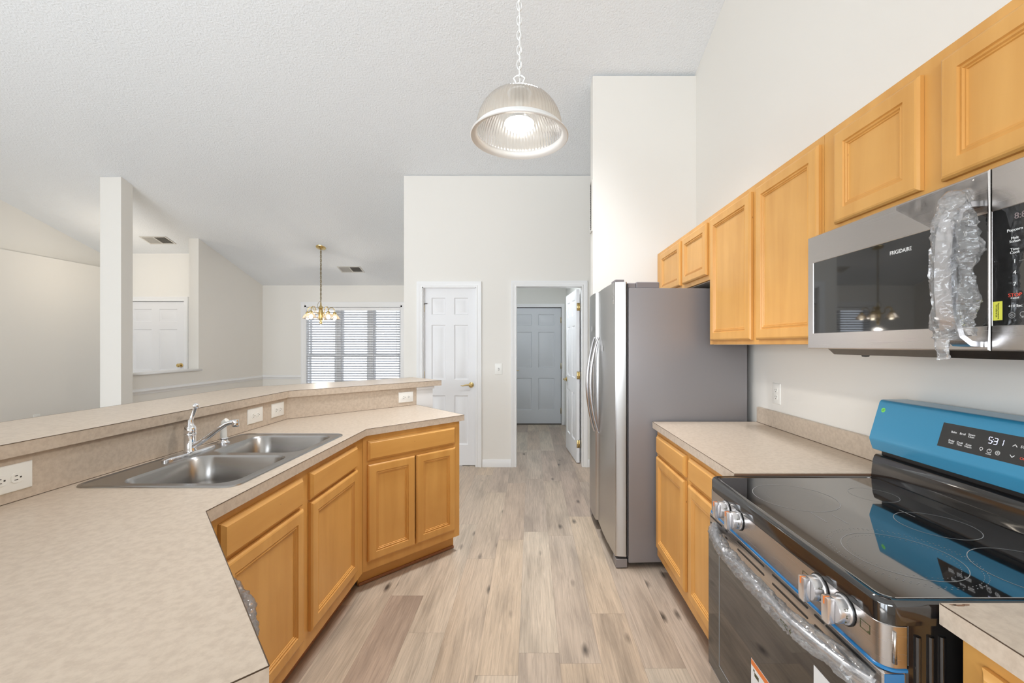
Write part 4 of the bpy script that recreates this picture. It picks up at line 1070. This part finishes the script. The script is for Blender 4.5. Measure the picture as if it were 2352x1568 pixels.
# open the bottom cap
for f in [f for f in me_.faces if len(f.verts) > 8]: me_.faces.remove(f)
SH = mb.build('shade', 'shade_glass', PD, ang=80)
mb = MB(); mb.lathe([(.1665, 2.213), (.170, 2.213), (.1765, 2.204), (.187, 2.193), (.1895, 2.188), (.186, 2.186), (.172, 2.190), (.165, 2.196), (.163, 2.206), (.1665, 2.213)], (px, py, 0), 96)
for f in [f for f in mb.bm.faces if len(f.verts) > 8]: mb.bm.faces.remove(f)
mb.build('rim_band', 'lamp_white', SH, ang=40)
mb = MB(); mb.lathe([(.040, 2.355), (.041, 2.362), (.033, 2.368), (.030, 2.378), (.016, 2.388), (0, 2.390)], (px, py, 0), 32); mb.build('cap', 'lamp_white', PD, ang=40)
mb = MB(); mb.tube([(px-.006, py, 2.386), (px-.022, py, 2.418), (px-.012, py, 2.426), (px, py, 2.430), (px+.012, py, 2.426), (px+.022, py, 2.418), (px+.006, py, 2.386)], .0035, 8); mb.build('loop', 'lamp_white', PD, ang=60)
zc_ = H(py)
chain(PD, px, py, 2.442, zc_-.02, .0285, .040, .018, .0022, 'lamp_white')
mb = MB(); mb.tube([(px+.006*math.sin(i*.9), py+.006*math.cos(i*.9), 2.385+(zc_-2.40)*i/24) for i in range(25)], .0022, 6); mb.build('cord', 'lamp_white', PD)
mb = MB(); mb.lathe([(0, .03), (.055, .028), (.06, .01), (.058, 0), (0, 0)], (px, py, zc_-.035), 28); mb.build('canopy', 'lamp_white', PD)
mb = MB(); mb.lathe([(0, 2.222), (.040, 2.224), (.055, 2.234), (.057, 2.242), (0, 2.243)], (px, py, 0), 32)
BU = mb.build('bulb', 'bulb', PD, ang=40)
mb = MB(); mb.lathe([(0, 2.2435), (.057, 2.2435), (.045, 2.26), (.020, 2.272), (.016, 2.36), (0, 2.36)], (px, py, 0), 32); mb.build('bulb_socket', 'lamp_white', PD, ang=40)

# ------------------------------------------------------------------ chandelier
hx, hy = -3.127, 6.215; zc_ = H(hy)
CH = thing('chandelier', 'brass five-arm chandelier with small downward glass shades', 'chandelier', (hx, hy, 1.7))
M = Matrix.Rotation(-math.atan(.329), 4, 'X')
MB().lathe([(0, -.028), (.018, -.026), (.03, -.018), (.066, -.008), (.070, 0), (0, 0)], (hx, hy, zc_), 28, M).build('canopy', 'brass', CH)
chain(CH, hx, hy, 2.05, zc_-.03, .031, .044, .022, .0030, 'chain_brass')
MB().tube([(hx+.004*math.sin(i), hy, 1.93+(zc_-1.95)*i/18) for i in range(19)], .003, 6).build('cord', 'chain_brass', CH)
mb = MB(); mb.tube([(hx, hy, 2.04), (hx-.03, hy, 2.02), (hx-.052, hy, 1.98), (hx-.045, hy, 1.94), (hx-.01, hy, 1.90)], .003, 6); mb.build('cord_loop', 'chain_brass', CH)
mb = MB(); mb.lathe([(0, 2.03), (.008, 2.02), (.012, 1.97), (.03, 1.945), (.035, 1.93), (.018, 1.915), (0, 1.91)], (hx, hy, 0), 20)
mb.lathe([(0, 1.92), (.026, 1.91), (.034, 1.88), (.034, 1.80), (.028, 1.76), (.02, 1.745), (0, 1.74)], (hx, hy, 0), 20)
mb.lathe([(0, 1.75), (.010, 1.74), (.021, 1.722), (.018, 1.702), (.006, 1.692), (0, 1.682)], (hx, hy, 0), 18); mb.build('hub', 'brass', CH, ang=50)
for k in range(5):
    a = R(255+72*k); ca, sa = math.cos(a), math.sin(a); P = lambda r, z: (hx+ca*r, hy+sa*r, z)
    mb = MB(); mb.tube([P(.03, 1.86), P(.07, 1.845), (P(.095, 1.87)), P(.10, 1.91), P(.13, 1.945), P(.165, 1.945), P(.188, 1.915), P(.192, 1.87)], .0055, 8)
    mb.lathe([(0, 1.885), (.014, 1.88), (.024, 1.872), (.026, 1.85), (.022, 1.845), (0, 1.845)], P(.192, 0), 16); ar = mb.build('arm', 'brass', CH, ang=50)
    mb = MB(); mb.lathe([(.025, 1.85), (.042, 1.835), (.062, 1.805), (.072, 1.785), (.088, 1.775)], P(.192, 0), 48, rib=.012, ribn=24)
    for f in [f for f in mb.bm.faces if len(f.verts) > 8]: mb.bm.faces.remove(f)
    mb.build('shade', 'small_shade_glass', ar, ang=70)
    mb = MB(); mb.sphere(P(.192, 1.795), .027, 8, 1.25); mb.build('bulb', 'bulb_warm', ar)

# ------------------------------------------------------------------ ceiling registers, wall grille, small bracket
def register(x, y, label):
    t = thing('ceiling_vent', label, 'vent', (x, y, H(y)-.0005), 0, 'ceiling registers'); t.rotation_euler = (-math.atan(.329), 0, 0)
    mb = MB(local=True)
    for b_ in ((-.19, .19, -.10, -.078), (-.19, .19, .078, .10), (-.19, -.165, -.078, .078), (.165, .19, -.078, .078), (-.008, .008, -.078, .078)): mb.box(b_[0], b_[1], b_[2], b_[3], -.008, 0, .002)
    mb.build('frame', 'vent_metal', t)
    MB(local=True).box(-.166, .166, -.079, .079, -.0015, -.0005).build('duct_opening', 'duct_dark', t)
    mb = MB(local=True)
    for s_ in (-1, 1):
        for k in range(9):
            xx = s_*(.018+k*.0165); mb.box(-.0006, .0006, -.077, .077, -.0065, .0045, M=Matrix.Translation((xx, 0, -.005)) @ Matrix.Rotation(R(-38*s_), 4, 'Y'))
    mb.build('louvers', 'vent_metal', t, smooth=False)
register(-5.38, 6.026, 'ceiling register above the foyer, seen over the pass-through')
register(-2.954, 6.85, 'ceiling register above the dining window, right of the chandelier')
g_ = thing('wall_grille', 'tall narrow return-air grille on the side of alcove wall', 'vent', (.525, 3.625, 2.36))
mb = MB(); mb.box(.515, .5249, 3.572, 3.585, 2.36, 2.80).box(.515, .5249, 3.665, 3.678, 2.36, 2.80).box(.515, .5249, 3.585, 3.665, 2.36, 2.375).box(.515, .5249, 3.585, 3.665, 2.785, 2.80); mb.build('frame', 'vent_metal', g_)
mb = MB()
for k in range(26): mb.box(.517, .5245, 3.585, 3.665, 2.379+k*.0157, 2.382+k*.0157)
mb.build('louvers', 'duct_dark', g_)
b_ = thing('door_chime', 'slim dark brass chime bracket on foyer wall above front door', 'chime', (-6.165, 6.38, 2.38))
mb = MB(); mb.tube([(-6.168, 6.36, 2.41), (-6.168, 6.36, 2.68)], .006, 8); mb.build('rod', 'chain_brass', b_)
mb = MB(); mb.box(-6.178, -6.158, 6.350, 6.3799, 2.675, 2.705, .003).box(-6.178, -6.158, 6.350, 6.3799, 2.385, 2.415, .003); mb.build('end_cap', 'duct_dark', b_)

cl = thing('fill_light_fixture', 'unseen round white ceiling fixture added to house the aisle fill light', 'ceiling lamp', (.05, 2.75, H(2.75)))  # fixture body added around the overhead fill, out of view
M = Matrix.Rotation(-math.atan(.329), 4, 'X')
MB().lathe([(0, -.002), (.17, -.002), (.175, -.012), (.165, -.03), (0, -.03)], (.05, 2.75, H(2.75)), 32, M).build('base', 'lamp_white', cl)
MB().lathe([(.155, -.03), (.14, -.045), (.10, -.055), (0, -.06)], (.05, 2.75, H(2.75)), 32, M).build('diffuser', 'blind_white', cl)
